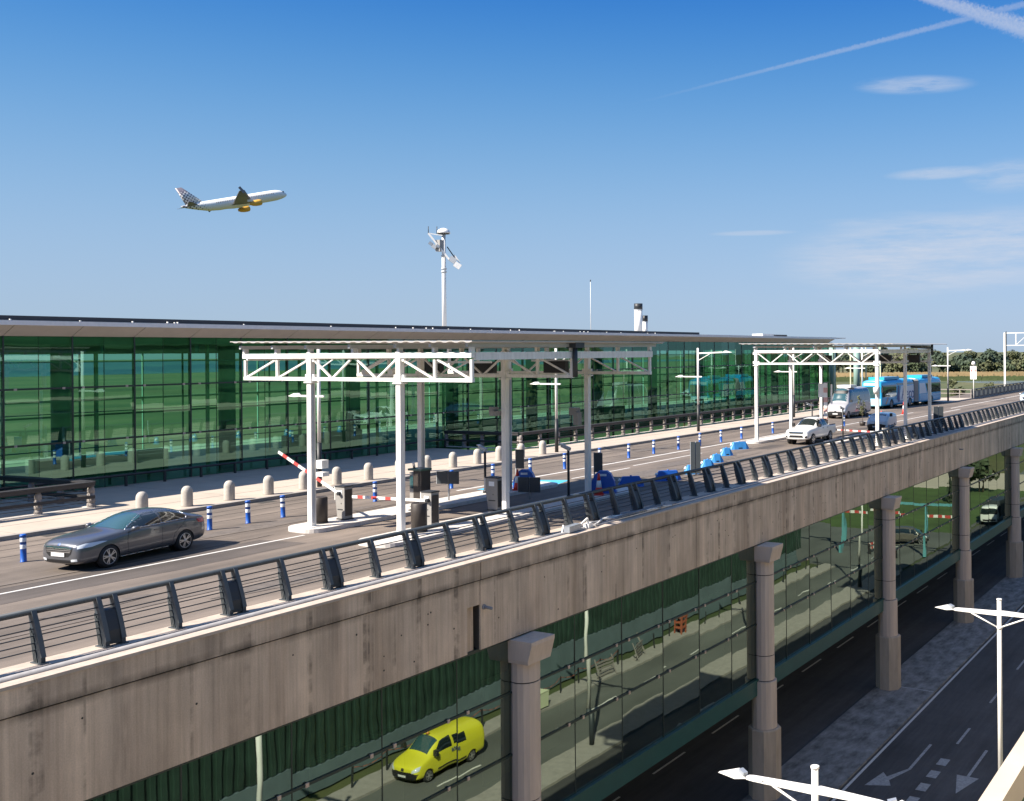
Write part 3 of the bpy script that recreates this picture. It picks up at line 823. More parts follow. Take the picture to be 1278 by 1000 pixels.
# low crash rail along the glass
t = thing('crash_rail', 'low dark tubular rail along the foot of the green glass facade', 'rail', (-49.35, 0, .15))
MB().tube((0, 10, .55), (0, 53, .55), .06, n=8).build('rail', 'dark', t)
for k in range(22): MB().box(-.05, .05, 11 + 2 * k - .05, 11 + 2 * k + .05, 0, .52).build('post', 'dark', t)

# pavement and road joints, drains
b = MB()
for i in range(24): b.box(-49.3, -39.95, 6 + i * 5 - .012, 6 + i * 5 + .012, .153, .157) if 6 + i * 5 < 52 else b.box(-43.4, -39.95, 6 + i * 5 - .012, 6 + i * 5 + .012, .153, .157)
b.box(-42.0, -41.98, 6, 124, .1535, .1575)
struct('pavement_joint', b, 'kerb')
b = MB()
for i, (x, y) in enumerate(((-39.3, 22), (-39.3, 31), (-39.3, 45), (-39.3, 60), (-39.3, 78), (-23.3, 21), (-23.3, 47))): b.box(x - .22, x + .22, y - .4, y + .4, .0, .006)
struct('road_drain', b, 'joint')
# hall fittings that show faintly through the glass
for k in range(20): MB().box(-17, -.6, 20.5 + k * 5.03, 20.5 + k * 5.03 + .22, 6.45, 6.9).build('ceiling_beam', 'interior_col', T)

# patched asphalt, oil drips and skid marks on the deck
def blob(cx_, cy_, rx, ry, seed, n=18):
    r_ = random.Random(seed); return [(cx_ + rx * math.cos(2 * PI * i / n) * r_.uniform(.75, 1.1), cy_ + ry * math.sin(2 * PI * i / n) * r_.uniform(.8, 1.1)) for i in range(n)]
b = MB()
for i, (x, y, rx, ry) in enumerate(((-33.9, 26.5, .55, 2.6), (-36.6, 33, .5, 2.2), (-29.6, 47, .9, 3.0), (-30.6, 53, .6, 3.4), (-34, 31.5, .35, 1.0), (-25.0, 20.5, .5, 2.4), (-27.0, 16.2, .35, 1.6), (-33.2, 14.5, .5, 1.8), (-25.6, 58, .6, 4), (-36.8, 60, .5, 4))):
    b.prism(blob(x, y, rx, ry, i), 'z', .008, .0105)
struct('oil_stain', b, mat('oil_stained_asphalt', (.125, .105, .09), .75, var=.3, vscale=3))
b = MB()
for x, y0, y1 in ((-33.55, 20, 33), (-31.95, 14, 25.5), (-29.1, 42, 60), (-27.6, 44, 62), (-25.9, 10, 24)):
    b.prism([(x - .09, y0), (x + .09, y0 + .8), (x + .10, y1 - 1), (x + .02, y1), (x - .08, y1 - .6)], 'z', .0115, .013)
struct('tyre_mark', b, mat('rubbered_asphalt', (.14, .116, .098), .8, var=.25, vscale=2))
b = MB()
for i, (x, y, w, l) in enumerate(((-37.1, 21, 1.1, 3.2), (-24.6, 31, .9, 2.4), (-26.3, 50, 1.5, 2.2), (-30.2, 62, 1.2, 3))):
    b.box(x - w / 2, x + w / 2, y, y + l, .0045, .0075)
struct('asphalt_patch', b, 'asphalt_dark')
# ------------------------------------------------------------------ bridge railing
br = thing('bridge_railing', 'charcoal steel railing with leaning posts along the outer edge of the elevated road', 'railing', (-22.6, 0, .15))
PROF = [(-.06, 0), (-.10, .12), (-.33, .98), (-.30, 1.07), (-.22, 1.05), (-.11, .80), (.025, .45), (.125, .14), (.13, 0)]
OUT = [(-.22, 1.05), (-.11, .80), (.025, .45), (.125, .14), (.15, .14), (.05, .46), (-.086, .81), (-.20, 1.07)]
def post_mesh():
    b = MB().prism(PROF, 'y', -.045, .045)
    return b.mesh('post', 'rail')
def edge_mesh(): return MB().prism(OUT, 'y', -.05, .05).mesh('edge_plate', 'rail_edge')
def ridge_mesh():
    b = MB()
    for q in (-.10, -.05, 0.0): b.bar((q - .0, -.06, .03), (q - .155, -.06, .62 - q), .016, .02)
    b.box(-.2, .17, -.085, .085, 0, .025)
    return b.mesh('base_plate', 'rail_edge')
pm, em, rm = post_mesh(), edge_mesh(), ridge_mesh()
bxm = MB().prism([(-.06, .05), (-.25, .78), (-.09, .76), (.0, .54), (.07, .34), (.115, .05)], 'y', -.15, .15).mesh('infill_box', 'dark')
def rail_post(y):
    p = link('post', pm, br, (0, y, 0))
    link('edge_plate', em, p); link('base_plate', rm, p)
y, k = 9.30, 0
while y < 150:
    if k % 2 == 0: rail_post(y)
    else:
        rail_post(y - .18); rail_post(y + .18); link('infill_box', bxm, br, (0, y, 0))
    y += 1.522; k += 1
MB().tube((-.285, -3, 1.04), (-.285, 150, 1.04), .066, n=12).build('handrail', 'rail', br)
for q, z in ((-.06, .28), (-.095, .42), (-.13, .56), (-.17, .70), (-.21, .84)):
    MB().tube((q, -3, z), (q, 150, z), .015, n=5, caps=False).build('rod', 'rail', br)

# grey box and loose conduit on the coping
t = thing('floodlight_box', 'small grey box with white bracket lying on the coping under the railing', 'box', (-22.0, 30.1, .16), .1)
MB().box(-.12, .12, -.55, .25, .02, .24).build('housing', 'zinc', t)
MB().bar((0, .25, .1), (.1, .75, .34), .06, .06).bar((.1, .75, .34), (.1, .75, 0), .06, .06).bar((-.15, -.6, 0), (-.15, -.5, .28), .05, .05).build('bracket', 'white_steel', t)
MB().box(.0, .22, .62, .92, .0, .16).build('foot', 'white_steel', t)
t = thing('conduit_bundle', 'loose pale plastic conduit lying along the coping beside the grey box', 'conduit', (-22.0, 31, .15))
for i in range(5):
    pts = [(RND.uniform(-.22, .22), .2 + j * .75, .05 + RND.random() * .13) for j in range(7 + i % 3)]
    MB().path(pts, .028, 6).build('conduit', 'white_steel' if i % 2 else 'galv', t)

# ------------------------------------------------------------------ stone bollards, delineator posts
def bollard_proto():
    t = thing('stone_bollard', 'x', 'bollard', (0, 0, 0))
    MB().lathe([(.22, 0), (.225, .04), (.225, .60), (.215, .68), (.185, .76), (.13, .825), (.06, .855), (.01, .86)], 18).build('shaft', 'stone', t)
    MB().lathe([(.24, 0), (.24, .03)], 18).build('foot', 'kerb', t)
    return t
pb = bollard_proto()
BY = [26.03, 28.0, 30.0, 32.0, 33.95, 35.9, 37.9, 40.0, 42.0, 44.0, 46.0, 47.9, 49.9, 52.0]
for i, y in enumerate(BY):
    o = pb if i == 0 else copy_tree(pb)
    o.location = (-40.4, y, .15); o.rotation_euler.z = i * .7
    tag(o, ORD[i] + ' round-topped stone bollard from the left on the pale pavement kerb', 'bollard', 'stone bollards along the terminal pavement')
def delin_proto():
    t = thing('delineator_post', 'x', 'marker post')
    MB().lathe([(.10, 0), (.10, .02), (.088, .03), (.088, .80), (.10, .80), (.10, .86), (.07, .88)], 14).build('post', 'blue', t)
    for z in (.42, .64): MB().lathe([(.0895, z), (.0905, z + .005), (.0905, z + .125), (.0895, z + .13)], 14).build('reflective_band', 'reflective', t)
    return t
pdl = delin_proto()
DY = [18.65, 25.16, 26.8, 28.4, 33.2, 36.4, 38.0, 41.0, 44.0, 47.0, 50.4, 53.5, 56.4, 59.5, 62.4, 65.5, 68.7, 74.15, 81.5, 85]
for i, y in enumerate(DY):
    o = pdl if i == 0 else copy_tree(pdl)
    x = -35.0
    if i == 18: x = -31.9
    if i == 19: x = -30.9
    o.location = (x, y, .15 if i == 18 else 0); o.rotation_euler = (0, 0, i)
    o.rotation_euler.x = RND.uniform(-.03, .03)
    lab = ORD[i] + ' blue flexible post from the left in the row dividing the lanes'
    if i == 0: lab = 'blue flexible post with white bands in front of the grey sedan at the left edge'
    if i >= 18: lab = ('blue flexible post standing just behind the cab of the white pickup', 'blue flexible post in front of the parked silver minibus')[i - 18]
    tag(o, lab, 'marker post', 'blue lane divider posts')

# ------------------------------------------------------------------ street lamps
def lamp_head(b, x0, sgn, z):
    L = .85
    v = [(x0, -.07, z - .03), (x0, .07, z - .03), (x0 + sgn * .30, .17, z + .13), (x0 + sgn * .30, -.17, z + .13),
         (x0 + sgn * L, -.05, z - .02), (x0 + sgn * L, .05, z - .02), (x0 + sgn * .28, -.17, z - .05), (x0 + sgn * .28, .17, z - .05)]
    b.add(v, [(0, 1, 2, 3), (3, 2, 5, 4), (0, 3, 6), (3, 4, 6), (1, 7, 2), (2, 7, 5), (6, 4, 5, 7), (0, 6, 7, 1)])
def deck_lamp(x, y, lab):
    t = thing('street_lamp', lab, 'street lamp', (x, y, .15), 0, 'street lamps along the terminal pavement')
    MB().tube((0, 0, 0), (0, 0, 2.1), .115, n=12).build('base', 'dark', t)
    MB().tube((0, 0, 2.1), (0, 0, 6.6), .085, .08, n=12).build('pole', 'white_steel', t)
    MB().bar((-.05, 0, 6.18), (2.2, 0, 6.25), .08, .10).build('arm', 'white_steel', t)
    MB().bar((.0, 0, 5.6), (1.1, 0, 6.15), .045, .045).build('strut', 'white_steel', t)
    b = MB(); lamp_head(b, 2.2, 1, 6.25); b.build('lamp_head', 'white_steel', t)
    MB().bar((.35, 0, 4.33), (-1.3, 0, 4.33), .08, .09).build('arm', 'white_steel', t)
    b = MB(); lamp_head(b, -1.25, -1, 4.33); b.build('lamp_head', 'white_steel', t)
    return t
deck_lamp(-40.45, 34.9, 'white street lamp with a low side arm, hidden behind the first canopy post')
deck_lamp(-40.45, 53.5, 'white street lamp seen through the trusses of the near canopy')
deck_lamp(-40.45, 71.9, 'white two-armed street lamp standing clear between the two canopies')
deck_lamp(-40.5, 90.5, 'white street lamp behind the left posts of the far canopy')
deck_lamp(-40.5, 109, 'white street lamp beside the blue bus roof behind the far canopy')
deck_lamp(-35.45, 125.2, 'white two-armed street lamp just right of the blue bus')
def road_lamp(y, lab):
    t = thing('road_lamp', lab, 'street lamp', (-10.8, y, ZG + .13), 0, 'double lamps on the lower road median')
    H = 10.09
    MB().tube((0, 0, 0), (0, 0, 2.0), .13, n=14).build('base', 'panel', t)
    MB().tube((0, 0, 2.0), (0, 0, H), .105, .095, n=14).build('pole', 'white_steel', t)
    for s in (-1, 1):
        za = H - .62 + (.03 if s > 0 else .0)
        v = [(s * .0, -.06, za - .10), (s * .0, .06, za - .10), (s * .0, .06, za + .10), (s * .0, -.06, za + .10),
             (s * 1.8, -.05, za - .09), (s * 1.8, .05, za - .09), (s * 1.8, .05, za + .05), (s * 1.8, -.05, za + .05),
             (s * 2.2, -.035, za - .07), (s * 2.2, .035, za - .07), (s * 2.2, .035, za), (s * 2.2, -.035, za)]
        f = [(0, 1, 2, 3), (11, 10, 9, 8)]
        for o_ in (0, 4): f += [(o_ + i, o_ + (i + 1) % 4, o_ + 4 + (i + 1) % 4, o_ + 4 + i) for i in range(4)]
        MB().add(v, f).build('arm', 'white_steel', t)
        MB().tube((s * .09, 0, za - .62), (s * 1.25, 0, za - .10), .035, n=8).build('strut', 'white_steel', t)
        b = MB(); lamp_head(b, s * 2.02, s, za - .02); h = b.build('lamp_head', 'white_steel', t)
        MB().bar((s * 2.02, -.05, za + .07), (s * 2.22, .05, za + .12), .14, .10).build('tilt_joint', 'zinc', t)
        MB().tube((s * 1.5, -.07, za - .02), (s * 1.5, .07, za - .02), .018, n=6).build('bolt', 'dark', t)
    MB().tube((0, 0, H - .04), (0, 0, H + .02), .115, n=14).build('cap', 'white_steel', t)
    MB().tube((0, 0, H - 1.3), (0, 0, H - 1.18), .12, n=14).build('collar', 'white_steel', t)
    return t
road_lamp(4.7, 'double-armed white lamp of the lower road, outside the bottom edge')
road_lamp(25.31, 'double-armed white lamp head cut off by the bottom edge of the photo')
road_lamp(45.93, 'tall double-armed white lamp over the lower road at the right edge')
road_lamp(66.5, 'double-armed white lamp of the lower road, mirrored in the lower glass')
road_lamp(87.1, 'farthest double-armed white lamp of the lower road median')

# ------------------------------------------------------------------ toll canopies
def canopy(name, lab, x0, x1, fr, xl, xr, roof, zr):
    t = thing(name, lab, 'canopy', (0, 0, 0), 0, 'white steel canopies over the barrier lanes')
    ZT, ZBm = 6.28, 5.62
    for y in fr:
        # chords
        f = MB()
        f.box(x0, x1, y - .10, y + .10, ZT + .06, ZT + .24)
        f.box(x0, x1, y - .06, y + .07, ZBm - .10, ZBm + .03)
        tr = f.build('truss', 'white_steel', t)
        for px in (xl, xr):
            p = MB().box(px - .105, px + .105, y - .105, y + .105, .0, 6.56).build('post', 'white_steel', t)
            for sx in (-1, 1): MB().box(px + sx * .12 - .012, px + sx * .12 + .012, y - .04, y + .04, .3, 5.4).build('cable_duct', 'grey_steel', p) if sx > 0 and px == xl else None
            for dz in (.0, .62): MB().box(px - .24, px + .24, y - .055, y + .055, ZBm + dz - .02, ZBm + dz + .14).build('gusset_plate', 'white_steel', p)
            MB().box(px - .20, px + .20, y - .16, y + .16, ZBm - .18, ZBm - .13).build('collar', 'white_steel', p)
            MB().box(px - .26, px + .26, y - .26, y + .26, .15, .18).build('base_plate', 'white_steel', p)
        # panel points: symmetric about the span, stubs carry the purlins
        nL = max(1, round((xl - x0) / 1.75)) if xl - x0 > .6 else 0
        nR = max(1, round((x1 - xr) / 1.75)) if x1 - xr > .6 else 0
        nM = 2 * max(1, round((xr - xl) / 4.45)) * 1
        xs = []
        if nL: xs += [(x0 + .06 + (xl - x0 - .06) * i / nL, 'L') for i in range(nL)]
        seg = (xr - xl) / nM
        def web(a, b_): MB().bar((a[0], y, a[1]), (b_[0], y, b_[1]), .06, .075, (0, 1, 0)).build('diagonal', 'white_steel', tr)
        zt, zb_ = ZT, ZBm + .03
        if nL:
            for i in range(nL):
                a = x0 + .06 + (xl - x0 - .06) * i / nL; c = x0 + .06 + (xl - x0 - .06) * (i + 1) / nL
                web((a + .12, zb_), (c - .12, zt)); MB().box(a - .05, a + .05, y - .05, y + .05, zb_, zt).build('upright', 'white_steel', tr)
        for i in range(nM):
            a = xl + seg * i; c = a + seg; mid_ = (a + c) / 2
            web((a + .18, zt), (mid_ - .06, zb_)); web((mid_ + .06, zb_), (c - .18, zt))
        if nR:
            for i in range(nR):
                a = xr + (x1 - .06 - xr) * i / nR; c = xr + (x1 - .06 - xr) * (i + 1) / nR
                web((a + .12, zt), (c - .12, zb_)); MB().box(c - .05, c + .05, y - .05, y + .05, zb_, zt).build('upright', 'white_steel', tr)
        b = MB()
        pts = sorted(set([round(x0 + .06, 2)] + [round(x0 + .06 + (xl - x0 - .06) * i / nL, 2) for i in range(nL)] + [round(xl + seg * i, 2) for i in range(nM + 1)]
                         + [round(xr + (x1 - .06 - xr) * (i + 1) / nR, 2) for i in range(nR)]))
        for px in pts: b.box(px - .06, px + .06, y - .09, y + .09, ZT + .25, ZT + .42)
        b.build('stub', 'white_steel', tr)
    ya, yb = fr[0] - .35, fr[-1] + .55
    for px in pts:
        MB().box(px - .05, px + .05, ya + .1, yb - .1, ZT + .42, ZT + .55).build('purlin', 'grey_steel', t)
    for px in (x0 + .01, x1 - .01):
        MB().box(px - .07, px + .07, fr[0] + .11, fr[-1] + .05, ZT - .02, ZT + .24).build('edge_beam', 'white_steel', t)
    # corrugated roof, slightly falling to the right
    xa, xb = roof
    n_ = int((xb - xa) / .125)
    top, bot = [], []
    for i in range(n_ + 1):
        x = xa + (xb - xa) * i / n_; z = zr + (.035 if (i % 4) < 2 else 0.0) + .10 * (1 - (i / n_))
        top.append((x, z))
    v = []; f = []
    for yy in (ya - .1, yb):
        for x, z in top: v.append((x, yy, z))
    for yy in (ya - .1, yb):
        for x, z in top: v.append((x, yy, z + .03))
    q = n_ + 1
    for i in range(n_):
        f += [(i, i + 1, q + i + 1, q + i), (2 * q + i, 3 * q + i, 3 * q + i + 1, 2 * q + i + 1), (i, 2 * q + i, 2 * q + i + 1, i + 1), (q + i, q + i + 1, 3 * q + i + 1, 3 * q + i)]
    f += [(0, q, 3 * q, 2 * q), (q - 1, 3 * q - 1, 4 * q - 1, 2 * q - 1)]
    MB().add(v, f).build('roof_sheet', 'corr', t)
    return t
c1 = canopy('toll_canopy', 'near white truss canopy over the raised and lowered barriers', -35.0, -23.6, (26.7, 32.27, 37.85), -31.36, -26.91, (-35.25, -23.25), 6.84)
c2 = canopy('toll_canopy', 'far white truss canopy over the pickup lane', -32.5, -23.3, (65.9, 71.8, 77.7), -32.36, -23.43, (-33.5, -22.2), 6.86)
def cpart(c, nm, m_, mb): mb.build(nm, m_, c)
cpart(c1, 'drainpipe', 'panel', MB().tube((-23.45, 32.2, 6.75), (-23.45, 32.2, 5.55), .10, n=10).box(-23.75, -23.3, 32.05, 32.6, 6.66, 6.86))
cpart(c1, 'light_tube', 'reflective', MB().box(-27.9, -25.2, 29.4, 29.52, 6.12, 6.2))
cpart(c1, 'light_tube', 'reflective', MB().box(-27.6, -25.7, 34.8, 34.92, 6.12, 6.2))
for x0, x1, y in ((-26.5, -25.4, 34.2), (-29.6, -28.3, 33.2), (-32.1, -31.0, 33.0)):
    cpart(c1, 'signal_box', 'black', MB().box(x0, x1, y, y + .25, 5.66, 6.14))
cpart(c1, 'camera', 'cabinet', MB().box(-27.5, -27.25, 32.0, 32.3, 4.1, 4.35).box(-27.3, -27.05, 31.8, 32.25, 4.02, 4.2))
cpart(c1, 'camera', 'cabinet', MB().box(-27.6, -27.2, 37.4, 37.7, 3.72, 4.05).box(-27.3, -27.05, 37.3, 37.6, 3.3, 3.85))
cpart(c1, 'camera', 'white_steel', MB().box(-31.0, -30.7, 26.6, 26.9, 2.32, 2.62).box(-30.9, -30.55, 26.5, 26.8, 2.05, 2.2))
for x in (-30.4, -29.0): cpart(c1, 'bracket_arm', 'white_steel', MB().bar((x, 28.4, 5.9), (x + .9, 28.4, 6.3), .06, .06).box(x - .1, x + .1, 28.3, 28.5, 5.72, 5.9))
for x0, x1, y in ((-30.9, -30.4, 75), (-27.0, -25.9, 76), (-24.9, -24.0, 77)):
    cpart(c2, 'signal_box', 'black', MB().box(x0, x1, y, y + .25, 5.5, 6.1))
cpart(c2, 'drainpipe', 'panel', MB().tube((-23.0, 72, 6.7), (-23.0, 77, 6.6), .09, n=8).tube((-23.0, 77, 6.9), (-23.0, 77, 6.1), .09, n=8))
cpart(c2, 'camera', 'white_steel', MB().tube((-23.4, 65.6, 3.6), (-23.4, 65.5, 4.0), .17, n=10))

# ------------------------------------------------------------------ barriers, cabinets, poles, signs
def housing(x, y, lab, h=1.25, m_='cabinet', s=1.0):
    t = thing('barrier_housing', lab, 'barrier cabinet', (x, y, .155), 0, 'lane barrier cabinets')
    MB().prism([(-.16 * s, .05), (.22 * s, .05), (.22 * s, h), (-.26 * s, h), (-.26 * s, h * .62)], 'y', -.20, .20).build('body', m_, t)
    MB().prism([(-.30 * s, h * .6), (-.265 * s, h * .6), (-.265 * s, h + .02), (-.30 * s, h + .02)], 'y', -.21, .21).build('edge_strip', 'white_steel', t)
    MB().box(-.28 * s, .24 * s, -.22, .22, h, h + .04).build('lid', 'dark', t)
    MB().box(.221 * s, .235 * s, -.16, .16, .15, h - .1).build('door', 'cabinet_dark', t)  # dark panel; shade on the cabinet's right side is put into its colour
    MB().box(-.2 * s, .26 * s, -.22, .22, 0, .05).build('plinth', 'dark', t)
    MB().box(-.12 * s, .10 * s, -.208, -.2, h * .76, h * .90).build('label_plate', 'reflective', t)
    MB().tube((.05 * s, -.2, h * .5), (.05 * s, -.206, h * .5), .022, n=8).build('lock', 'dark', t)
    MB().box(-.14 * s, .14 * s, -.206, -.2, h * .30, h * .33).build('vent_slot', 'dark', t)
    return t
def arm(base, ang, length, lab, bands=4):
    t = thing('barrier_arm', lab, 'barrier arm', base, 0, 'red and white barrier arms')
    t.name = 'boom_gate'
    d = Vector((-math.cos(ang), 0, math.sin(ang)))
    MB().bar((0, 0, 0), d * length, .05, .10).build('boom', 'white_steel', t)
    MB().tube((0, .1, 0), (0, -.06, 0), .07, n=10).build('pivot', 'dark', t)
    for i in range(bands):
        q = length * (.28 + .19 * i)
        MB().bar(d * q, d * (q + length * .075), .056, .106).build('red_band', 'red', t)
    return t
housing(-31.62, 28.45, 'grey barrier cabinet carrying the raised red and white arm')
arm((-31.62, 28.18, 1.17), rad(23.5), 3.65, 'raised red and white barrier arm crossing the first canopy post')
housing(-27.45, 28.7, 'grey barrier cabinet carrying the lowered red and white arm')
arm((-27.35, 28.42, 1.13), rad(-1.2), 3.8, 'lowered red and white barrier arm level across the near lane')
housing(-27.85, 32.75, 'pale grey barrier cabinet beside the brown canopy post', 1.3, 'cabinet', 1.25)
def ped(x, y, h, r, lab, m_='cabinet_dark', cat='pedestal'):
    t = thing('reader_pedestal', lab, cat, (x, y, .155), 0)
    MB().lathe([(r, 0), (r, h), (r * .9, h + .03)], 14).build('drum', m_, t)
    MB().lathe([(r * 1.06, 0), (r * 1.06, .05)], 14).build('foot', 'dark', t)
    return t
ped(-31.75, 27.4, .95, .28, 'dark brown drum standing right of the first canopy post')
ped(-26.95, 27.6, 1.0, .28, 'dark brown drum standing right of the second white canopy post')
t = thing('ticket_machine', 'tall dark ticket machine with pale glazed front behind the second canopy post', 'ticket machine', (-30.6, 31.4, .155))
MB().box(-.10, .32, -.26, .26, .04, 1.62).build('body', 'cabinet_dark', t)
MB().box(-.32, -.10, -.24, .24, .45, 1.55).build('front', 'cabinet', t)
MB().box(-.36, .36, -.3, .3, 1.62, 1.70).build('hood', 'green_band', t)
MB().box(-.30, -.12, -.262, -.242, .9, 1.4).build('screen', 'carglass_teal', t)
MB().box(-.35, .35, -.3, .3, 0, .04).build('plinth', 'dark', t)
MB().tube((-.2, -.1, 1.7), (-.05, -.3, 1.95), .05, n=8).build('camera', 'white_steel', t)
def sign_pair(x, y, z0, z1, lab, w=.42, both=True, pole=True, rz=0.3, base=.155):
    t = thing('lane_sign', lab, 'sign', (x, y, base), rz, 'dark sign backs along the lanes')
    if pole: MB().tube((0, .05, 0), (0, .05, z1), .038, n=8).build('pole', 'grey_steel', t)
    for s in ((-1, 1) if both else (1,)):
        a, b_ = (.02, w) if s > 0 else (-w, -.02)
        MB().box(a, b_, -.05, 0, z0, z1).build('panel', 'panel', t)
        MB().box(a - .012 * (s < 0), a if s < 0 else a, -.06, .01, z0, z1)
    MB().box(-w - .02 if both else .0, -w if both else .018, -.055, .005, z0, z1).build('edge_trim', 'grey_steel', t)
    return t
sign_pair(-31.5, 34.0, .72, 1.25, 'double dark sign back on a thin pole left of the pale barrier cabinet', .5)
sign_pair(-28.7, 36.0, .02 + .25, .92, 'double dark sign back on a pole in front of the blue barrier', .5)
sign_pair(-31.9, 39.0, .85, 1.75, 'single dark sign panel beside the brown canopy post', .42, False)
sign_pair(-28.1, 40.0, .75, 1.65, 'single dark sign panel beside the third grey canopy post', .42, False)
sign_pair(-26.9, 47.5, .1, 1.75, 'tall double dark sign back standing alone by the blue lane separators', .26, base=0)
sign_pair(-24.6, 84, .1, 1.8, 'dark double sign back right of the last post of the far canopy', .4, base=0)
def cam_pole(x, y, h, lab, rz=2.6, m_='dark'):
    t = thing('camera_pole', lab, 'camera pole', (x, y, .155), rz, 'lane cameras on slim poles')
    MB().tube((0, 0, 0), (0, 0, h), .055, n=8).build('pole', m_, t)
    MB().lathe([(.12, 0), (.10, .1), (.06, .16)], 10).build('foot', m_, t)
    MB().bar((.1, 0, h - .02), (-.42, 0, h + .12), .13, .13).build('camera', 'grey_steel', t)
    MB().bar((-.30, 0, h + .16), (-.50, 0, h + .20), .17, .03).build('sun_shield', 'white_steel', t)
    return t
cam_pole(-27.2, 36.8, 2.15, 'black camera pole between the brown and third grey canopy posts', -.2)
cam_pole(-31.7, 36.6, 1.95, 'black camera pole left of the brown canopy post', -.2)
cam_pole(-29.45, 69.0, 2.4, 'slim camera pole in front of the white pickup', 1.0)
cam_pole(-27.1, 69.0, 2.2, 'dark pole behind the white pickup bed at the far barrier', 1.4)
housing(-28.55, 69.1, 'grey barrier cabinet beside the white pickup under the far canopy', 1.3, 'cabinet', .8)
ped(-29.05, 69.0, .85, .24, 'dark drum beside the front wheel of the white pickup')
arm((-24.2, 69.2, .75), rad(1.5), 3.4, 'lowered barrier arm behind the white pickup under the far canopy')
housing(-24.0, 69.3, 'barrier cabinet at the last white post of the far canopy', .9, 'cabinet', .8)
t = thing('height_sign', 'white board and red striped pole rising beside the pickup', 'sign', (-28.65, 69.6, .155))
MB().box(-.13, .13, -.06, .06, .4, 4.0).build('pole', 'white_steel', t)
for i in range(4): MB().box(-.135, .135, -.065, .065, 1.2 + .7 * i, 1.55 + .7 * i).build('red_band', mat('faded_red%d' % i, (.62, .36, .32), .6), t)
MB().box(-.55, -.13, -.03, .0, 2.95, 3.95).build('board', 'white_steel', t)
MB().box(.4, .52, -.03, .03, 2.5, 3.9).build('side_strip', 'white_steel', t)

# ------------------------------------------------------------------ blue plastic barriers, cones
def big_barrier(x, y, rz, lab):
    t = thing('plastic_barrier', lab, 'barrier', (x, y, 0), rz, 'tall blue plastic barriers')
    pr = [(-.55, .0), (.55, 0), (.55, .18), (.50, .55), (.36, .86), (.18, 1.0), (-.18, 1.0), (-.36, .86), (-.50, .55), (-.55, .18)]
    MB().prism(pr, 'y', -.2, .2).build('body', 'blue', t)
    MB().box(-.16, .16, -.21, .21, .78, .88).build('handle_slot', 'reflective', t)
    MB().box(-.6, .6, -.25, .25, 0, .1).build('base', 'blue', t)
    return t
big_barrier(-31.2, 38.8, .5, 'upright blue plastic barrier with handle hole behind the brown canopy post').location.z = .0
big_barrier(-26.75, 38.8, .5, 'upright blue plastic barrier with handle hole right of the third canopy post').location.z = .155
def low_sep(x, y, rz, L, lab, m_='blue_light', h=.42):
    t = thing('lane_separator', lab, 'lane separator', (x, y, 0), rz, 'low blue plastic lane separators')
    rr = []
    for yy, s, zt in ((-L / 2, .6, .12), (-L / 2 + .22, 1, h), (L / 2 - .22, 1, h), (L / 2, .6, .12)):
        rr.append([(-.22 * s, yy, 0), (.22 * s, yy, 0), (.11 * s, yy, zt), (-.11 * s, yy, zt)])
    MB().loft(rr, smooth=False).build('body', m_, t)
    MB().tube((0, -L / 2 + .14, h * .60), (0, -L / 2 + .03, h * .72), .075, n=8).build('reflector', 'reflective', t)
    MB().bar((-.21, 0, .07), (.21, 0, .07), L * .22, .1).build('foot_slot', 'black', t)
    MB().tube((0, 0, h - .01), (0, 0, h + .05), .05, n=8).build('filler_cap', m_, t)
    return t
low_sep(-27.5, 42.2, -.75, 1.25, 'dark blue low separator in the canopy shade, nearest the cone', 'blue', .5)  # darker blue than the sunlit row; canopy shade is put into the colour
low_sep(-27.1, 45.0, -.75, 1.35, 'dark blue low separator at the sunny edge of the canopy shade', 'blue', .5)  # same darker blue, with the canopy shade in its colour
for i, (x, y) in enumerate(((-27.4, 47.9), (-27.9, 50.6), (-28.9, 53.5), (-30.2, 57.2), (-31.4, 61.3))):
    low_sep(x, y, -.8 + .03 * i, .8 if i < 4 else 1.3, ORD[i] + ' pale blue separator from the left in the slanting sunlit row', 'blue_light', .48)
def cone(x, y, z, lab, h=.95):
    t = thing('traffic_cone', lab, 'traffic cone', (x, y, z), RND.random(), 'red and white traffic cones')
    MB().lathe([(.19, .04), (.13, h * .36)], 14).build('lower_cone', 'orange_red', t)
    MB().lathe([(.13, h * .36), (.085, h * .68)], 14).build('white_band', 'reflective', t)
    MB().lathe([(.085, h * .68), (.04, h), (.02, h)], 14).build('tip', 'orange_red', t)
    MB().box(-.22, .22, -.22, .22, 0, .045).build('foot', 'orange_red', t)
cone(-30.95, 37.95, .16, 'red and white cone in front of the left upright blue barrier')
cone(-26.58, 38.2, .155, 'red and white cone in front of the right upright blue barrier')
cone(-33.3, 101.5, 0, 'red and white cone in front of the bus wheel', 1.25)
cone(-33.2, 94.5, 0, 'small red cone low beside the far canopy post', .7)

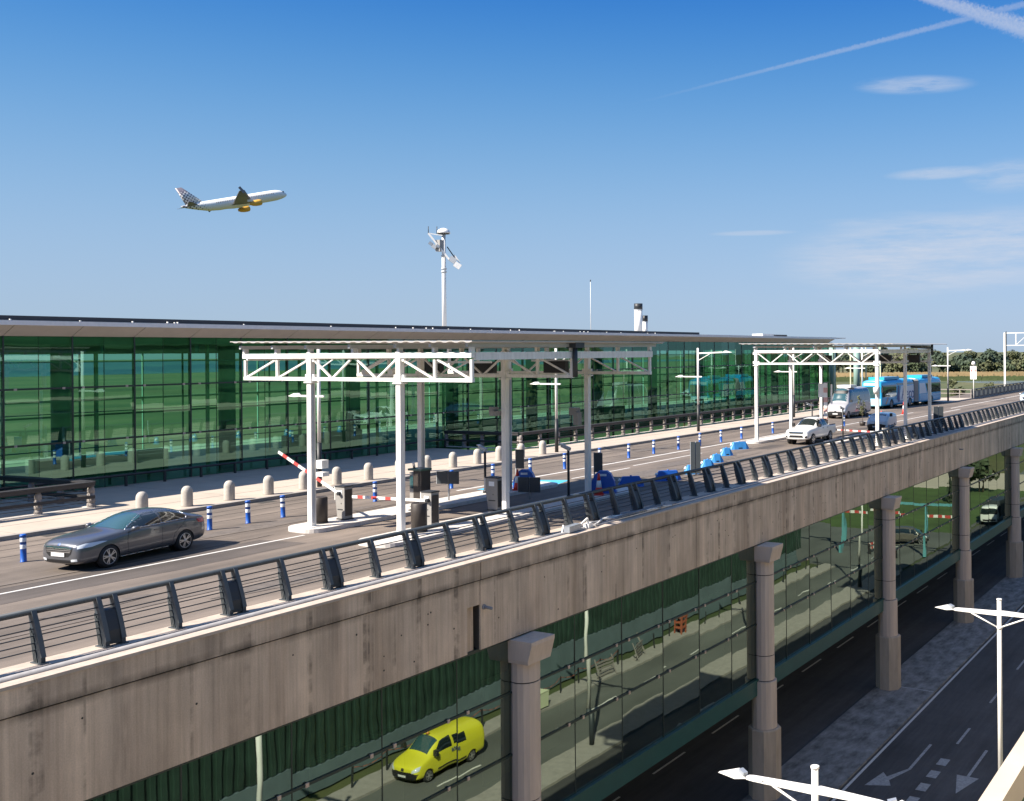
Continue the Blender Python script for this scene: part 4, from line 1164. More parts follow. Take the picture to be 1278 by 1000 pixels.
# ------------------------------------------------------------------ brown fences
def fence(p0, p1, lab, sp=2.0, first=True):
    p0, p1 = Vector(p0), Vector(p1); d = p1 - p0; L = d.length
    t = thing('board_fence', lab, 'fence', p0, math.atan2(d.y, d.x), 'brown fences round the light wells')
    nn = max(1, round(L / sp))
    for i in range(nn + 1):
        if i == 0 and not first: continue
        x = L * i / nn
        b = MB().lathe([(.13, 0), (.15, .06), (.15, .16), (.12, .18), (.12, .22), (.15, .24), (.15, .36), (.12, .38), (.12, .42), (.15, .44), (.14, .56), (.11, .58), (.11, .62), (.13, .64), (.12, .78), (.08, .92)], 10, (x, 0, 0))
        b.build('post', 'fence_post', t)
    for z, h in ((.98, .15), (.46, .13)): MB().box(-.05, L + .05, -.17, -.12, z - h / 2, z + h / 2).build('board', 'fence_brown', t)
    for z in (.62, .74, .86, .22, .33): MB().tube((0, .1, z), (L, .1, z), .014, n=5).build('wire', 'dark', t)
    MB().box(-.05, L + .05, -.2, .2, 1.03, 1.09).build('top_rail', 'fence_brown', t)
    MB().box(-.05, L + .05, -.16, .16, 0, .035).build('plinth', 'island', t)
    return t
fence((-43.75, 9, .15), (-43.75, 26.0, .15), 'brown fence with grey posts behind the sedan at the left edge')
fence((-49.6, 25.6, .15), (-43.9, 26.05, .15), 'short return of brown fence running to the glass at the left edge', first=False)
fence((-43.9, 54.2, .15), (-43.9, 115, .15), 'long brown fence with grey posts between pavement and mirrored terminal glass', 2.03)
fence((-49.8, 53.6, .15), (-44.05, 54.2, .15), 'short return of dark fence joining the glass behind the near canopy', 1.45)
t = thing('timber_fence', 'thin pale rail fence across the end of the pavement right of the bus', 'fence', (-41, 134.3, .15))
for z in (.6, 1.1): MB().box(0, 6.1, -.03, .03, z - .05, z + .05).build('rail', 'fence_post', t)
for i in range(5): MB().box(1.5 * i - .05, 1.5 * i + .05, -.04, .04, 0, 1.15).build('post', 'fence_post', t)
t = thing('panel_railing', 'dark panelled railing along the far side of the road at the right edge', 'railing', (-34.95, 134.6, .15))
for i in range(30):
    MB().box(-.09, .09, 2.4 * i - .08, 2.4 * i + .08, 0, 1.12).build('post', 'rail', t)
    MB().box(-.03, .02, 2.4 * i + .5, 2.4 * i + 1.9, .15, .95).build('panel', 'rail_edge', t)
MB().box(-.1, .1, -.1, 72, 1.05, 1.17).build('handrail', 'rail', t)
MB().box(-.08, .08, -.1, 72, .02, .2).build('kick_rail', 'rail', t)
t = thing('direction_sign', 'white twin-panel sign on a white pole at the end of the pavement', 'sign', (-34.6, 134.1, .15))
MB().tube((0, 0, 0), (0, 0, 4.2), .06, n=8).build('pole', 'white_steel', t)
for s in (-1, 1):
    p = MB().box(s * .24 - .17, s * .24 + .17, -.12, -.07, 2.45, 4.15).build('panel', 'white_steel', t)
    MB().box(s * .24 - .05, s * .24 + .05, -.13, -.121, 2.6, 3.6).build('arrow_print', mat('pink_print%d' % (s + 1), (.62, .25, .24), .6), p)
    MB().prism([(s * .24 - .13, 3.5), (s * .24 + .13, 3.5), (s * .24, 3.95)], 'y', -.13, -.121).build('arrow_print', bpy.data.materials['pink_print%d' % (s + 1)], p)
MB().lathe([(.24, 4.35), (.28, 4.4), (.2, 4.7), (.05, 4.78)], 12).build('lamp_hood', 'white_steel', t)
MB().tube((0, 0, 4.2), (0, 0, 4.4), .1, n=8).build('neck', 'grey_steel', t)
t = thing('sign_gantry', 'tall grey mast carrying a pale lattice arm out of the right edge', 'sign gantry', (-42.8, 187.6, -.3))
MB().box(-.15, .15, -.15, .15, 0, 9.7).build('mast', 'white_steel', t)
MB().box(.2, .34, -.1, .1, 5.5, 9.9).build('back_plate', 'dark', t)
for z in (7.35, 9.55): MB().box(.3, 13, -.08, .08, z, z + .13).build('chord', 'white_steel', t)
for i in range(5): MB().box(1.9 + 2.3 * i, 2.05 + 2.3 * i, -.08, .08, 7.5, 9.6).build('upright', 'white_steel', t)
for i in range(4): MB().bar((2 + 2.3 * i, 0, 7.5), (4.3 + 2.3 * i, 0, 9.6), .07, .07).build('diagonal', 'white_steel', t)
# ------------------------------------------------------------------ vehicles (local +X is forward, z = 0 on the road)
def eval_mesh(o):
    bpy.context.view_layer.update()
    dg = bpy.context.evaluated_depsgraph_get()
    return bpy.data.meshes.new_from_object(o.evaluated_get(dg), depsgraph=dg)
def shell(stations, paint, wells=(), cuts=None, sub=2, crease=None):
    """stations: (x, [(y,z) x8 from bottom centre to top centre]) -> closed smooth shell with wheel wells cut out"""
    b = MB(); rings = []
    for x, pr in stations:
        r = [(x, y, z) for y, z in pr] + [(x, -y, z) for y, z in pr[-2:0:-1]]
        rings.append(r)
    b.loft(rings)
    me = b.mesh('shell', paint)
    for p in me.polygons: p.use_smooth = True
    o = bpy.data.objects.new('shell', me); COL.objects.link(o)
    s = o.modifiers.new('s', 'SUBSURF'); s.levels = sub; s.render_levels = sub
    cut_o = None
    if wells or cuts:
        c = MB()
        for x, y0, y1, r in wells:
            for s_ in (-1, 1): c.tube((x, s_ * y0, r * .93), (x, s_ * y1, r * .93), r * 1.13, n=28)
        for bx in cuts or (): c.box(*bx)
        cm = c.mesh('cutter', 'black')
        cut_o = bpy.data.objects.new('cutter', cm); COL.objects.link(cut_o)
        bo = o.modifiers.new('b', 'BOOLEAN'); bo.operation = 'DIFFERENCE'; bo.object = cut_o; bo.solver = 'EXACT'
    out = eval_mesh(o)
    bvh = BVHTree.FromPolygons([v.co.copy() for v in out.vertices], [tuple(p.vertices) for p in out.polygons])
    bpy.data.objects.remove(o, do_unlink=True)
    if cut_o: bpy.data.objects.remove(cut_o, do_unlink=True)
    for p in out.polygons: p.use_smooth = True
    try: out.set_sharp_from_angle(angle=rad(42))
    except Exception: pass
    return out, bvh
def patch(bvh, origin, e1, e2, d, poly, m_, name, parent, off=.006, res=.05, thick=.0, smooth=True):
    """project a 2D outline along d onto the shell and give it a part of its own, standing slightly proud"""
    origin, e1, e2, d = Vector(origin), Vector(e1), Vector(e2), Vector(d).normalized()
    pts = []
    for (a, c), (a2, c2) in zip(poly, poly[1:] + poly[:1]):
        L = math.hypot(a2 - a, c2 - c); n = max(1, int(L / res))
        for i in range(n): pts.append(Vector((a + (a2 - a) * i / n, c + (c2 - c) * i / n)))
    nb = len(pts)
    xs = [p.x for p in pts]; ys_ = [p.y for p in pts]
    def inside(x, y):
        r = False
        for (a, c), (a2, c2) in zip(poly, poly[1:] + poly[:1]):
            if (c > y) != (c2 > y) and x < (a2 - a) * (y - c) / (c2 - c) + a: r = not r
        return r
    x = min(xs) + res / 2
    while x < max(xs):
        y = min(ys_) + res / 2
        while y < max(ys_):
            if inside(x, y): pts.append(Vector((x, y)))
            y += res
        x += res
    vs, es, fs, *_ = delaunay_2d_cdt(pts, [], [list(range(nb))], 1, 1e-5)
    out = []; bad = set()
    for i, p in enumerate(vs):
        q = origin + e1 * p.x + e2 * p.y
        hit = bvh.ray_cast(q, d)
        if hit[0] is None: bad.add(i); out.append(q)
        else: out.append(hit[0] - d * off)
    f = [t for t in fs if not any(i in bad for i in t)]
    if not f: return None
    me = bpy.data.meshes.new(name); me.from_pydata(out, [], [tuple(t) for t in f])
    bm = bmesh.new(); bm.from_mesh(me)
    for v in [v for v in bm.verts if not v.link_faces]: bm.verts.remove(v)
    for fc in bm.faces:
        fc.normal_update()
        if fc.normal.dot(d) > 0: fc.normal_flip()
        fc.smooth = smooth
    bm.to_mesh(me); bm.free()
    me.materials.append(MT[m_] if isinstance(m_, str) else m_)
    return link(name, me, parent)
def side(bvh, poly, m_, name, parent, sides=(1, -1), **k):
    return [patch(bvh, (0, s * 3, 0), (1, 0, 0), (0, 0, 1), (0, -s, 0), poly, m_, name, parent, **k) for s in sides]
def front(bvh, poly, m_, name, parent, sgn=1, **k):
    return patch(bvh, (sgn * 12, 0, 0), (0, 1, 0), (0, 0, 1), (-sgn, 0, 0), poly, m_, name, parent, **k)
def topd(bvh, poly, m_, name, parent, **k):
    return patch(bvh, (0, 0, 6), (1, 0, 0), (0, 1, 0), (0, 0, -1), poly, m_, name, parent, **k)
def mirror(poly): return [(-a, b) for a, b in poly]
def wheel(parent, x, y, r, w=.22, spokes=5, m_='rim'):
    s = 1 if y > 0 else -1
    o = MB().lathe([(r * .60, -w / 2), (r * .92, -w / 2), (r, -w / 2 + .03), (r, w / 2 - .03), (r * .93, w / 2), (r * .70, w / 2)], 28).build('wheel', 'tyre', parent)
    o.location = (x, y, r); o.rotation_euler = (-s * PI / 2, 0, 0)
    b = MB(); z = w / 2 - .02
    b.lathe([(r * .71, z - .05), (r * .71, z + .022), (r * .66, z + .022), (r * .64, z - .05)], 28)
    for i in range(spokes):
        for dq in (-.16, .16):
            q = 2 * PI * i / spokes + dq; q0 = 2 * PI * i / spokes + dq * .6
            b.bar((r * .10 * math.cos(q0), r * .10 * math.sin(q0), z + .01), (r * .68 * math.cos(q), r * .68 * math.sin(q), z + .005), r * .10, .03)
    b.lathe([(r * .16, z - .02), (r * .16, z + .03), (r * .08, z + .035)], 14)
    b.build('rim', m_, o)
    MB().lathe([(r * .63, z - .06), (r * .63, z - .055)], 20).build('brake', 'dark', o)
    return o
def P8(W, zb, zm, zt, wt_, z5, w5, z6, w6, z7, wb=None):
    return [(0, zb), ((wb or W * .86), zb), (W * .985, zb + (zm - zb) * .35), (W, zm), (wt_, zt), (w5, z5), (w6, z6), (0, z7)]

def sedan(name, lab, cat, loc, rz, paint, group=None):
    t = thing(name, lab, cat, loc, rz, group)
    st = [(2.40, P8(.58, .30, .48, .66, .56, .72, .44, .745, .2, .75)),
          (2.33, P8(.77, .22, .50, .74, .75, .81, .61, .845, .32, .855)),
          (2.10, P8(.875, .19, .54, .83, .85, .90, .71, .935, .4, .945)),
          (1.45, P8(.915, .19, .58, .90, .88, .965, .76, 1.0, .44, 1.015)),
          (1.10, P8(.92, .19, .60, .93, .885, .99, .79, 1.025, .46, 1.035)),
          (.88, P8(.92, .19, .60, .94, .89, .995, .81, 1.06, .55, 1.08)),
          (.35, P8(.92, .19, .60, .955, .89, 1.0, .855, 1.27, .65, 1.30)),
          (-.05, P8(.92, .19, .60, .965, .892, 1.005, .865, 1.385, .62, 1.43)),
          (-.65, P8(.92, .19, .60, .98, .895, 1.015, .87, 1.415, .62, 1.46)),
          (-1.2, P8(.92, .19, .60, .99, .895, 1.025, .87, 1.375, .605, 1.42)),
          (-1.74, P8(.915, .19, .62, 1.0, .885, 1.035, .845, 1.20, .61, 1.245)),
          (-2.05, P8(.905, .22, .64, .99, .87, 1.045, .81, 1.085, .55, 1.10)),
          (-2.30, P8(.86, .27, .66, .96, .81, 1.02, .73, 1.06, .4, 1.07)),
          (-2.40, P8(.70, .36, .66, .88, .66, .94, .5, .955, .3, .96))]
    r = .335
    me, bv = shell(st, MT[paint], wells=((1.41, .62, 1.2, r), (-1.41, .62, 1.2, r)))
    body = link('body', me, t)
    for x in (1.41, -1.41):
        for s in (-1, 1):
            wheel(t, x, s * .80, r)
            MB().tube((x, s * .5, r), (x, s * .63, r), .36, n=20).build('wheel_arch', 'black', t)
    # glazing
    fw_ = [(.72, 1.03), (.22, 1.25), (-.04, 1.34), (-.50, 1.375), (-.50, 1.045)]
    rw_ = [(-.56, 1.045), (-.58, 1.375), (-1.05, 1.355), (-1.40, 1.245), (-1.54, 1.13), (-1.46, 1.065)]
    side(bv, fw_, 'carglass', 'side_window', t); side(bv, rw_, 'carglass', 'side_window', t)
    topd(bv, [(.92, -.58), (.92, .58), (.80, .73), (.02, .57), (-.04, .3), (-.04, -.3), (.02, -.57), (.80, -.73)], 'carglass_teal', 'windscreen', t, off=.006)
    topd(bv, [(-1.28, -.50), (-1.28, .50), (-1.92, .56), (-1.96, 0), (-1.92, -.56)], 'carglass', 'rear_window', t)
    # bright trim round the windows
    out = [(.78, 1.015), (.22, 1.27), (-.04, 1.36), (-.55, 1.397), (-1.06, 1.377), (-1.43, 1.26), (-1.60, 1.12), (-1.48, 1.045), (-.5, 1.025)]
    for s in (1, -1):
        pts = []
        for (a, c), (a2, c2) in zip(out, out[1:] + out[:1]):
            for i in range(4):
                q = (a + (a2 - a) * i / 4, c + (c2 - c) * i / 4)
                h = bv.ray_cast(Vector((q[0], s * 3, q[1])), Vector((0, -s, 0)))
                if h[0]: pts.append(h[0] + Vector((0, s * .004, 0)))
        MB().path(pts + pts[:1], .011, 6).build('window_trim', 'chrome', t)
    # doors: shut lines, handles, sill strip
    def line(poly, nm, w=.006, m_='black'):
        for s in (1, -1):
            pts = []
            for (a, c), (a2, c2) in zip(poly, poly[1:]):
                for i in range(7):
                    h = bv.ray_cast(Vector((a + (a2 - a) * i / 6, s * 3, c + (c2 - c) * i / 6)), Vector((0, -s, 0)))
                    if h[0]: pts.append(h[0])
            if len(pts) > 1: MB().path(pts, w, 5).build(nm, m_, t)
    line([(.72, .96), (.78, .70), (.74, .30), (-.50, .27)], 'door_gap')
    line([(-.52, 1.0), (-.50, .27)], 'door_gap')
    line([(-1.48, 1.02), (-1.28, .84), (-.98, .62), (-.90, .27), (-.5, .27)], 'door_gap')
    line([(.95, .245), (-.95, .245)], 'sill_strip', .016, 'chrome')
    for s in (1, -1):
        for x in (-.30, -1.18):
            h = bv.ray_cast(Vector((x, s * 3, .86)), Vector((0, -s, 0)))
            if h[0]: MB().bar(h[0] + Vector((-.10, s * .012, 0)), h[0] + Vector((.10, s * .012, .008)), .03, .03).build('door_handle', paint, t)
        mb = MB(); mb.loft([[(.56, s * .90, .98), (.66, s * .90, .98), (.66, s * .90, 1.05), (.56, s * .90, 1.05)],
                            [(.48, s * 1.0, .98), (.68, s * .99, .98), (.66, s * .99, 1.10), (.5, s * 1.0, 1.11)],
                            [(.50, s * 1.09, 1.0), (.62, s * 1.08, 1.0), (.61, s * 1.08, 1.09), (.51, s * 1.09, 1.09)]])
        mb.build('wing_mirror', paint, t)
        e = (-.62, s * .78, 0)
        d = Vector((-.75, -s * .66, -.12))
        patch(bv, Vector((2.0, s * .74, .70)) - d * 3, Vector((-.66, s * .75, 0)), (0, 0, 1), d, [(-.26, -.04), (.10, .0), (.46, .14), (.34, .15), (-.06, .11), (-.26, .05)], 'lamp_glass', 'headlight', t, off=.008)
        patch(bv, (12, 0, 0), (0, 1, 0), (0, 0, 1), (-1, 0, 0), [(s * .50, .315), (s * .70, .33), (s * .70, .40), (s * .50, .385)][::s], 'lamp_glass', 'fog_light', t, off=.008)
        d2 = Vector((.7, -s * .7, 0))
        patch(bv, Vector((-2.2, s * .78, .86)) - d2 * 3, Vector((.7, s * .7, 0)), (0, 0, 1), d2, [(-.22, -.07), (.24, -.02), (.30, .10), (.0, .11), (-.22, .07)], 'tail', 'tail_light', t, off=.008)
    front(bv, [(-.56, .72), (-.50, .54), (-.38, .45), (.38, .45), (.50, .54), (.56, .72), (.3, .745), (-.3, .745)], 'black', 'grille', t, off=.006)
    for z, w in ((.59, .48), (.64, .50), (.69, .52), (.725, .52)):
        front(bv, [(-w, z - .01), (w, z - .01), (w, z + .01), (-w, z + .01)], 'chrome', 'grille_bar', t, off=.014)
    front(bv, [(-.62, .27), (.62, .27), (.66, .36), (-.66, .36)], 'black', 'lower_intake', t, off=.005)
    front(bv, [(-.27, .46), (.27, .46), (.27, .575), (-.27, .575)], 'plate', 'number_plate', t, off=.03)
    front(bv, [(-.06, .77), (.06, .77), (.06, .82), (0, .84), (-.06, .82)], 'chrome', 'badge', t, off=.012)
    MB().box(.72, .80, -.55, .55, 1.0, 1.006)
    return t
sedan('parked_sedan', 'grey four-door sedan driving towards the barriers at the left', 'car', (-32.72, 20.6, 0), math.atan2(-2.83, .42), 'paint_grey').scale = (1, 1, 1.035)
sedan('approaching_car', 'pale blue car cut off by the right edge behind the railing', 'car', (-26.6, 129.4, 0), -PI / 2 + .08, 'paint_blue')

def pickup(lab, loc, rz):
    t = thing('pickup_truck', lab, 'pickup truck', loc, rz)
    st = [(2.62, P8(.70, .42, .62, .86, .68, .93, .5, .96, .3, .97)),
          (2.52, P8(.86, .36, .66, .95, .84, 1.02, .66, 1.05, .4, 1.06)),
          (2.2, P8(.91, .34, .70, 1.02, .885, 1.08, .78, 1.11, .5, 1.12)),
          (1.35, P8(.925, .34, .74, 1.06, .89, 1.12, .80, 1.16, .5, 1.18)),
          (1.02, P8(.925, .34, .74, 1.08, .89, 1.14, .82, 1.22, .6, 1.25)),
          (.55, P8(.925, .34, .74, 1.10, .89, 1.16, .85, 1.55, .66, 1.58)),
          (.28, P8(.925, .34, .74, 1.11, .89, 1.16, .85, 1.72, .65, 1.76)),
          (-.6, P8(.925, .34, .74, 1.12, .89, 1.17, .85, 1.76, .66, 1.80)),
          (-.95, P8(.925, .34, .74, 1.12, .89, 1.17, .85, 1.72, .66, 1.76)),
          (-1.06, P8(.925, .34, .74, 1.12, .89, 1.15, .86, 1.25, .72, 1.27)),
          (-1.16, P8(.925, .36, .74, 1.08, .91, 1.14, .88, 1.16, .8, 1.16)),
          (-2.4, P8(.925, .46, .76, 1.08, .91, 1.14, .88, 1.16, .8, 1.16)),
          (-2.66, P8(.90, .50, .76, 1.06, .88, 1.12, .86, 1.14, .8, 1.14))]
    r = .385
    me, bv = shell(st, MT['paint_white'], wells=((1.72, .62, 1.2, r), (-1.37, .62, 1.2, r)), cuts=[(-2.52, -1.22, -.76, .76, .74, 1.6)])
    link('body', me, t)
    for x in (1.72, -1.37):
        for s in (-1, 1):
            wheel(t, x, s * .80, r, .25, 6)
            MB().tube((x, s * .5, r), (x, s * .63, r), .42, n=20).build('wheel_arch', 'black', t)
    side(bv, [(.80, 1.20), (.42, 1.60), (-.02, 1.68), (-.05, 1.20)], 'carglass', 'side_window', t)
    side(bv, [(-.11, 1.20), (-.08, 1.68), (-.72, 1.68), (-.86, 1.22)], 'carglass', 'side_window', t)
    topd(bv, [(1.0, -.62), (1.0, .62), (.34, .60), (.30, 0), (.34, -.60)], 'carglass', 'windscreen', t)
    front(bv, [(-.50, .78), (.50, .78), (.56, .93), (-.56, .93)], 'dark', 'grille', t)
    for z in (.83, .885): front(bv, [(-.5, z - .014), (.5, z - .014), (.5, z + .014), (-.5, z + .014)], 'chrome', 'grille_bar', t, off=.02)
    front(bv, [(-.55, .52), (.55, .52), (.46, .68), (-.46, .68)], 'black', 'lower_intake', t)
    front(bv, [(-.26, .40), (.26, .40), (.26, .51), (-.26, .51)], 'plate', 'number_plate', t, off=.03)
    for s in (1, -1):
        patch(bv, (12, 0, 0), (0, 1, 0), (0, 0, 1), (-1, 0, 0), [(s * .58, .82), (s * .86, .85), (s * .86, .98), (s * .58, .94)][::s], 'lamp_glass', 'headlight', t, off=.01)
        patch(bv, (12, 0, 0), (0, 1, 0), (0, 0, 1), (-1, 0, 0), [(s * .62, .50), (s * .80, .52), (s * .80, .66), (s * .66, .62)][::s], 'black', 'fog_light', t, off=.01)
        MB().box(.72, .86, s * 1.0 - .1, s * 1.0 + .1, 1.16, 1.38).build('wing_mirror', 'black', t)
        MB().bar((-2.5, s * .82, 1.17), (-1.2, s * .82, 1.17), .05, .04).build('bed_rail', 'dark', t)
        for x in (-.02, -.8):
            h = bv.ray_cast(Vector((x - .06, s * 3, 1.04)), Vector((0, -s, 0)))
            if h[0]: MB().bar(h[0] + Vector((-.09, s * .015, 0)), h[0] + Vector((.09, s * .015, 0)), .03, .035).build('door_handle', 'dark', t)
    MB().box(-1.2, -1.12, -.72, .72, 1.2, 1.62).build('rear_window', 'carglass', t)
    return t
pickup('white pickup truck waiting under the far canopy with empty bed', (-29.12, 68.0, 0), -PI / 2)

def van(name, lab, cat, loc, rz, paint, L=4.8, Wd=.95, H=1.95, r=.33, hood=1.0, kind='van', group=None, sidewin=True):
    t = thing(name, lab, cat, loc, rz, group)
    f_ = L / 2; hz = H
    zh = 1.0 if H < 2.3 else 1.3
    sl = .62 if H < 2.3 else .40
    st = [(f_, P8(Wd * .68, .32, .52, .72, Wd * .66, .80, Wd * .5, .83, .3, .84)),
          (f_ - .10, P8(Wd * .90, .26, .56, .80, Wd * .88, .88, Wd * .7, .91, .4, .92)),
          (f_ - .45, P8(Wd * .985, .24, .60, zh - .06, Wd * .96, zh, Wd * .84, zh + .03, .5, zh + .05)),
          (f_ - hood, P8(Wd, .24, .62, zh + .08, Wd * .975, zh + .14, Wd * .88, zh + .20, .6, zh + .23)),
          (f_ - hood - .12, P8(Wd, .24, .62, zh + .10, Wd * .975, zh + .16, Wd * .92, zh + .32, Wd * .74, zh + .35)),
          (f_ - hood - sl * (H - zh), P8(Wd, .24, .62, zh + .12, Wd * .975, zh + .18, Wd * .94, hz - .12, Wd * .76, hz - .06)),
          (f_ - hood - sl * (H - zh) - .35, P8(Wd, .24, .62, zh + .12, Wd * .98, zh + .2, Wd * .96, hz - .05, Wd * .84, hz)),
          (0 if L > 5.5 else -.3, P8(Wd, .24, .62, zh + .12, Wd * .985, zh + .2, Wd * .965, hz - .07, Wd * .80, hz)),
          (-f_ + .5, P8(Wd, .26, .62, zh + .12, Wd * .985, zh + .2, Wd * .965, hz - .08, Wd * .80, hz)),
          (-f_ + .06, P8(Wd * .99, .30, .62, zh + .12, Wd * .98, zh + .2, Wd * .96, hz - .09, Wd * .84, hz - .02)),
          (-f_, P8(Wd * .96, .33, .62, zh + .1, Wd * .94, zh + .18, Wd * .92, hz - .16, Wd * .78, hz - .10)),
          (-f_ - .015, P8(Wd * .94, .35, .62, zh + .1, Wd * .92, zh + .18, Wd * .90, hz - .18, Wd * .76, hz - .12))]
    wf, wr = f_ - .92, -f_ + .95
    if L > 6: wr = -f_ + 1.6
    me, bv = shell(st, MT[paint], wells=((wf, Wd - .32, Wd + .3, r), (wr, Wd - .32, Wd + .3, r)))
    link('body', me, t)
    for x in (wf, wr):
        for s in (-1, 1):
            wheel(t, x, s * (Wd - .14), r, .22, 6, 'cabinet' if H > 1.9 else 'rim')
            MB().tube((x, s * .4, r), (x, s * (Wd - .31), r), r * 1.1, n=18).build('wheel_arch', 'black', t)
    xa = f_ - hood - .14; xb = f_ - hood - sl * (H - zh) - .22; zt = hz - .20
    ws = zh + .22
    topd(bv, [(xa + .04, -Wd * .70), (xa + .04, Wd * .70), (xb + .06, Wd * .70), (xb, 0), (xb + .06, -Wd * .70)], 'carglass_teal', 'windscreen', t)
    bpost = xb - .75
    side(bv, [(xa - .20, ws), (xb + .02, zt - .06), (xb - .2, zt), (bpost, zt), (bpost, ws)], 'carglass', 'side_window', t)
    if sidewin:
        x = bpost - .1
        while x - 1.0 > -f_ + .2:
            x2 = max(x - 1.35, -f_ + .25)
            side(bv, [(x, ws), (x, zt), (x2, zt), (x2, ws)], 'carglass', 'side_window', t); x = x2 - .07
    else:
        side(bv, [(bpost - .15, ws + .06), (bpost - .15, zt - .06), (bpost - .85, zt - .06), (bpost - .85, ws + .06)], 'carglass', 'side_window', t)
    for zz_ in (.62, ):
        side(bv, [(f_ - 1.5, .46), (f_ - 1.5, .54), (wr + .5, .54), (wr + .5, .46)], 'dark', 'side_strip', t, off=.012)
    front(bv, [(-Wd * .80, .30), (Wd * .80, .30), (Wd * .92, .60), (Wd * .5, .68), (-Wd * .5, .68), (-Wd * .92, .60)], 'black', 'bumper_grille', t, off=.008)
    front(bv, [(-.26, .42), (.26, .42), (.26, .53), (-.26, .53)], 'plate', 'number_plate', t, off=.03)
    front(bv, [(-.10, .70), (.10, .70), (.07, .84), (-.07, .84)], 'dark', 'badge', t, off=.012)
    for s in (1, -1):
        d = Vector((-.8, -s * .6, -.25)).normalized()
        patch(bv, Vector((f_ - .15, s * Wd * .8, .76)) - d * 3, Vector((-.6, s * .8, .1)), (0, 0, 1), d, [(-.22, -.10), (.16, -.04), (.26, .18), (.0, .14), (-.22, .02)], 'lamp_glass', 'headlight', t, off=.01)
        MB().box(xa - .18, xa - .02, s * (Wd + .13) - .10, s * (Wd + .13) + .10, ws, ws + .26).build('wing_mirror', 'dark', t)
        d2 = Vector((1, 0, 0))
        patch(bv, (-12, 0, 0), (0, 1, 0), (0, 0, 1), d2, [(s * (Wd - .17), .95), (s * (Wd - .04), .95), (s * (Wd - .05), 1.4), (s * (Wd - .17), 1.4)][::-s], 'tail', 'tail_light', t, off=.01)
    return t, bv
mb_, bvm = van('minibus', 'silver minibus with dark side glass parked behind the white pickup', 'minibus', (-36.85, 95.4, 0), -PI / 2, 'paint_silver', 7.1, 1.03, 2.9, .36, .95)
MB().box(-.4, 1.3, -.7, .7, 2.88, 3.12).build('roof_unit', 'paint_white', mb_)
front(bvm, [(-.7, 2.35), (.7, 2.35), (.68, 2.62), (-.68, 2.62)], 'black', 'destination_screen', mb_, off=.02)
vy, bvy = van('yellow_van', 'yellow service van on the access road, seen only as a reflection in the lower glass', 'van', (-5.75, 39.9, ZG), -PI / 2 - .0, 'paint_yellow', 4.8, .95, 1.95, .33, 1.0, sidewin=False)
MB().lathe([(.10, 1.93), (.10, 2.04), (.05, 2.08)], 12, (.55, 0, 0)).build('beacon', 'orange', vy)
van('taupe_van', 'taupe people carrier on the forecourt, mirrored in the lower glass', 'van', (-7.6, 110.2, ZG), PI * .93, 'paint_taupe', 4.9, .95, 1.85, .33, 1.0)
van('small_hatchback', 'small pale blue car at the barrier behind the last far canopy post', 'car', (-28.0, 79.7, 0), -PI / 2 + .1, 'paint_blue', 3.8, .84, 1.48, .30, .85)

def text_part(txt, size, m_, name, parent, mtx, ext=.004, flip=False):
    cu = bpy.data.curves.new(name, 'FONT'); cu.body = txt; cu.size = size; cu.extrude = ext; cu.align_x = 'CENTER'
    o = bpy.data.objects.new(name, cu); COL.objects.link(o)
    me = eval_mesh(o); bpy.data.objects.remove(o, do_unlink=True)
    me.materials.clear(); me.materials.append(MT[m_] if isinstance(m_, str) else m_)
    q = link(name, me, parent); q.matrix_basis = mtx
    return q
def side_mtx(x, y, z, s):   # text plane on the side of a vehicle; s=+1 left side (+Y), -1 right side
    X = Vector((-s, 0, 0)); Z = Vector((0, s, 0)); Yv = Vector((0, 0, 1))
    mm_ = Matrix((X, Yv, Z)).transposed().to_4x4(); mm_.translation = (x, y, z); return mm_
text_part('ate', .34, 'navy', 'lettering', vy, side_mtx(-.25, -.975, 1.0, -1))

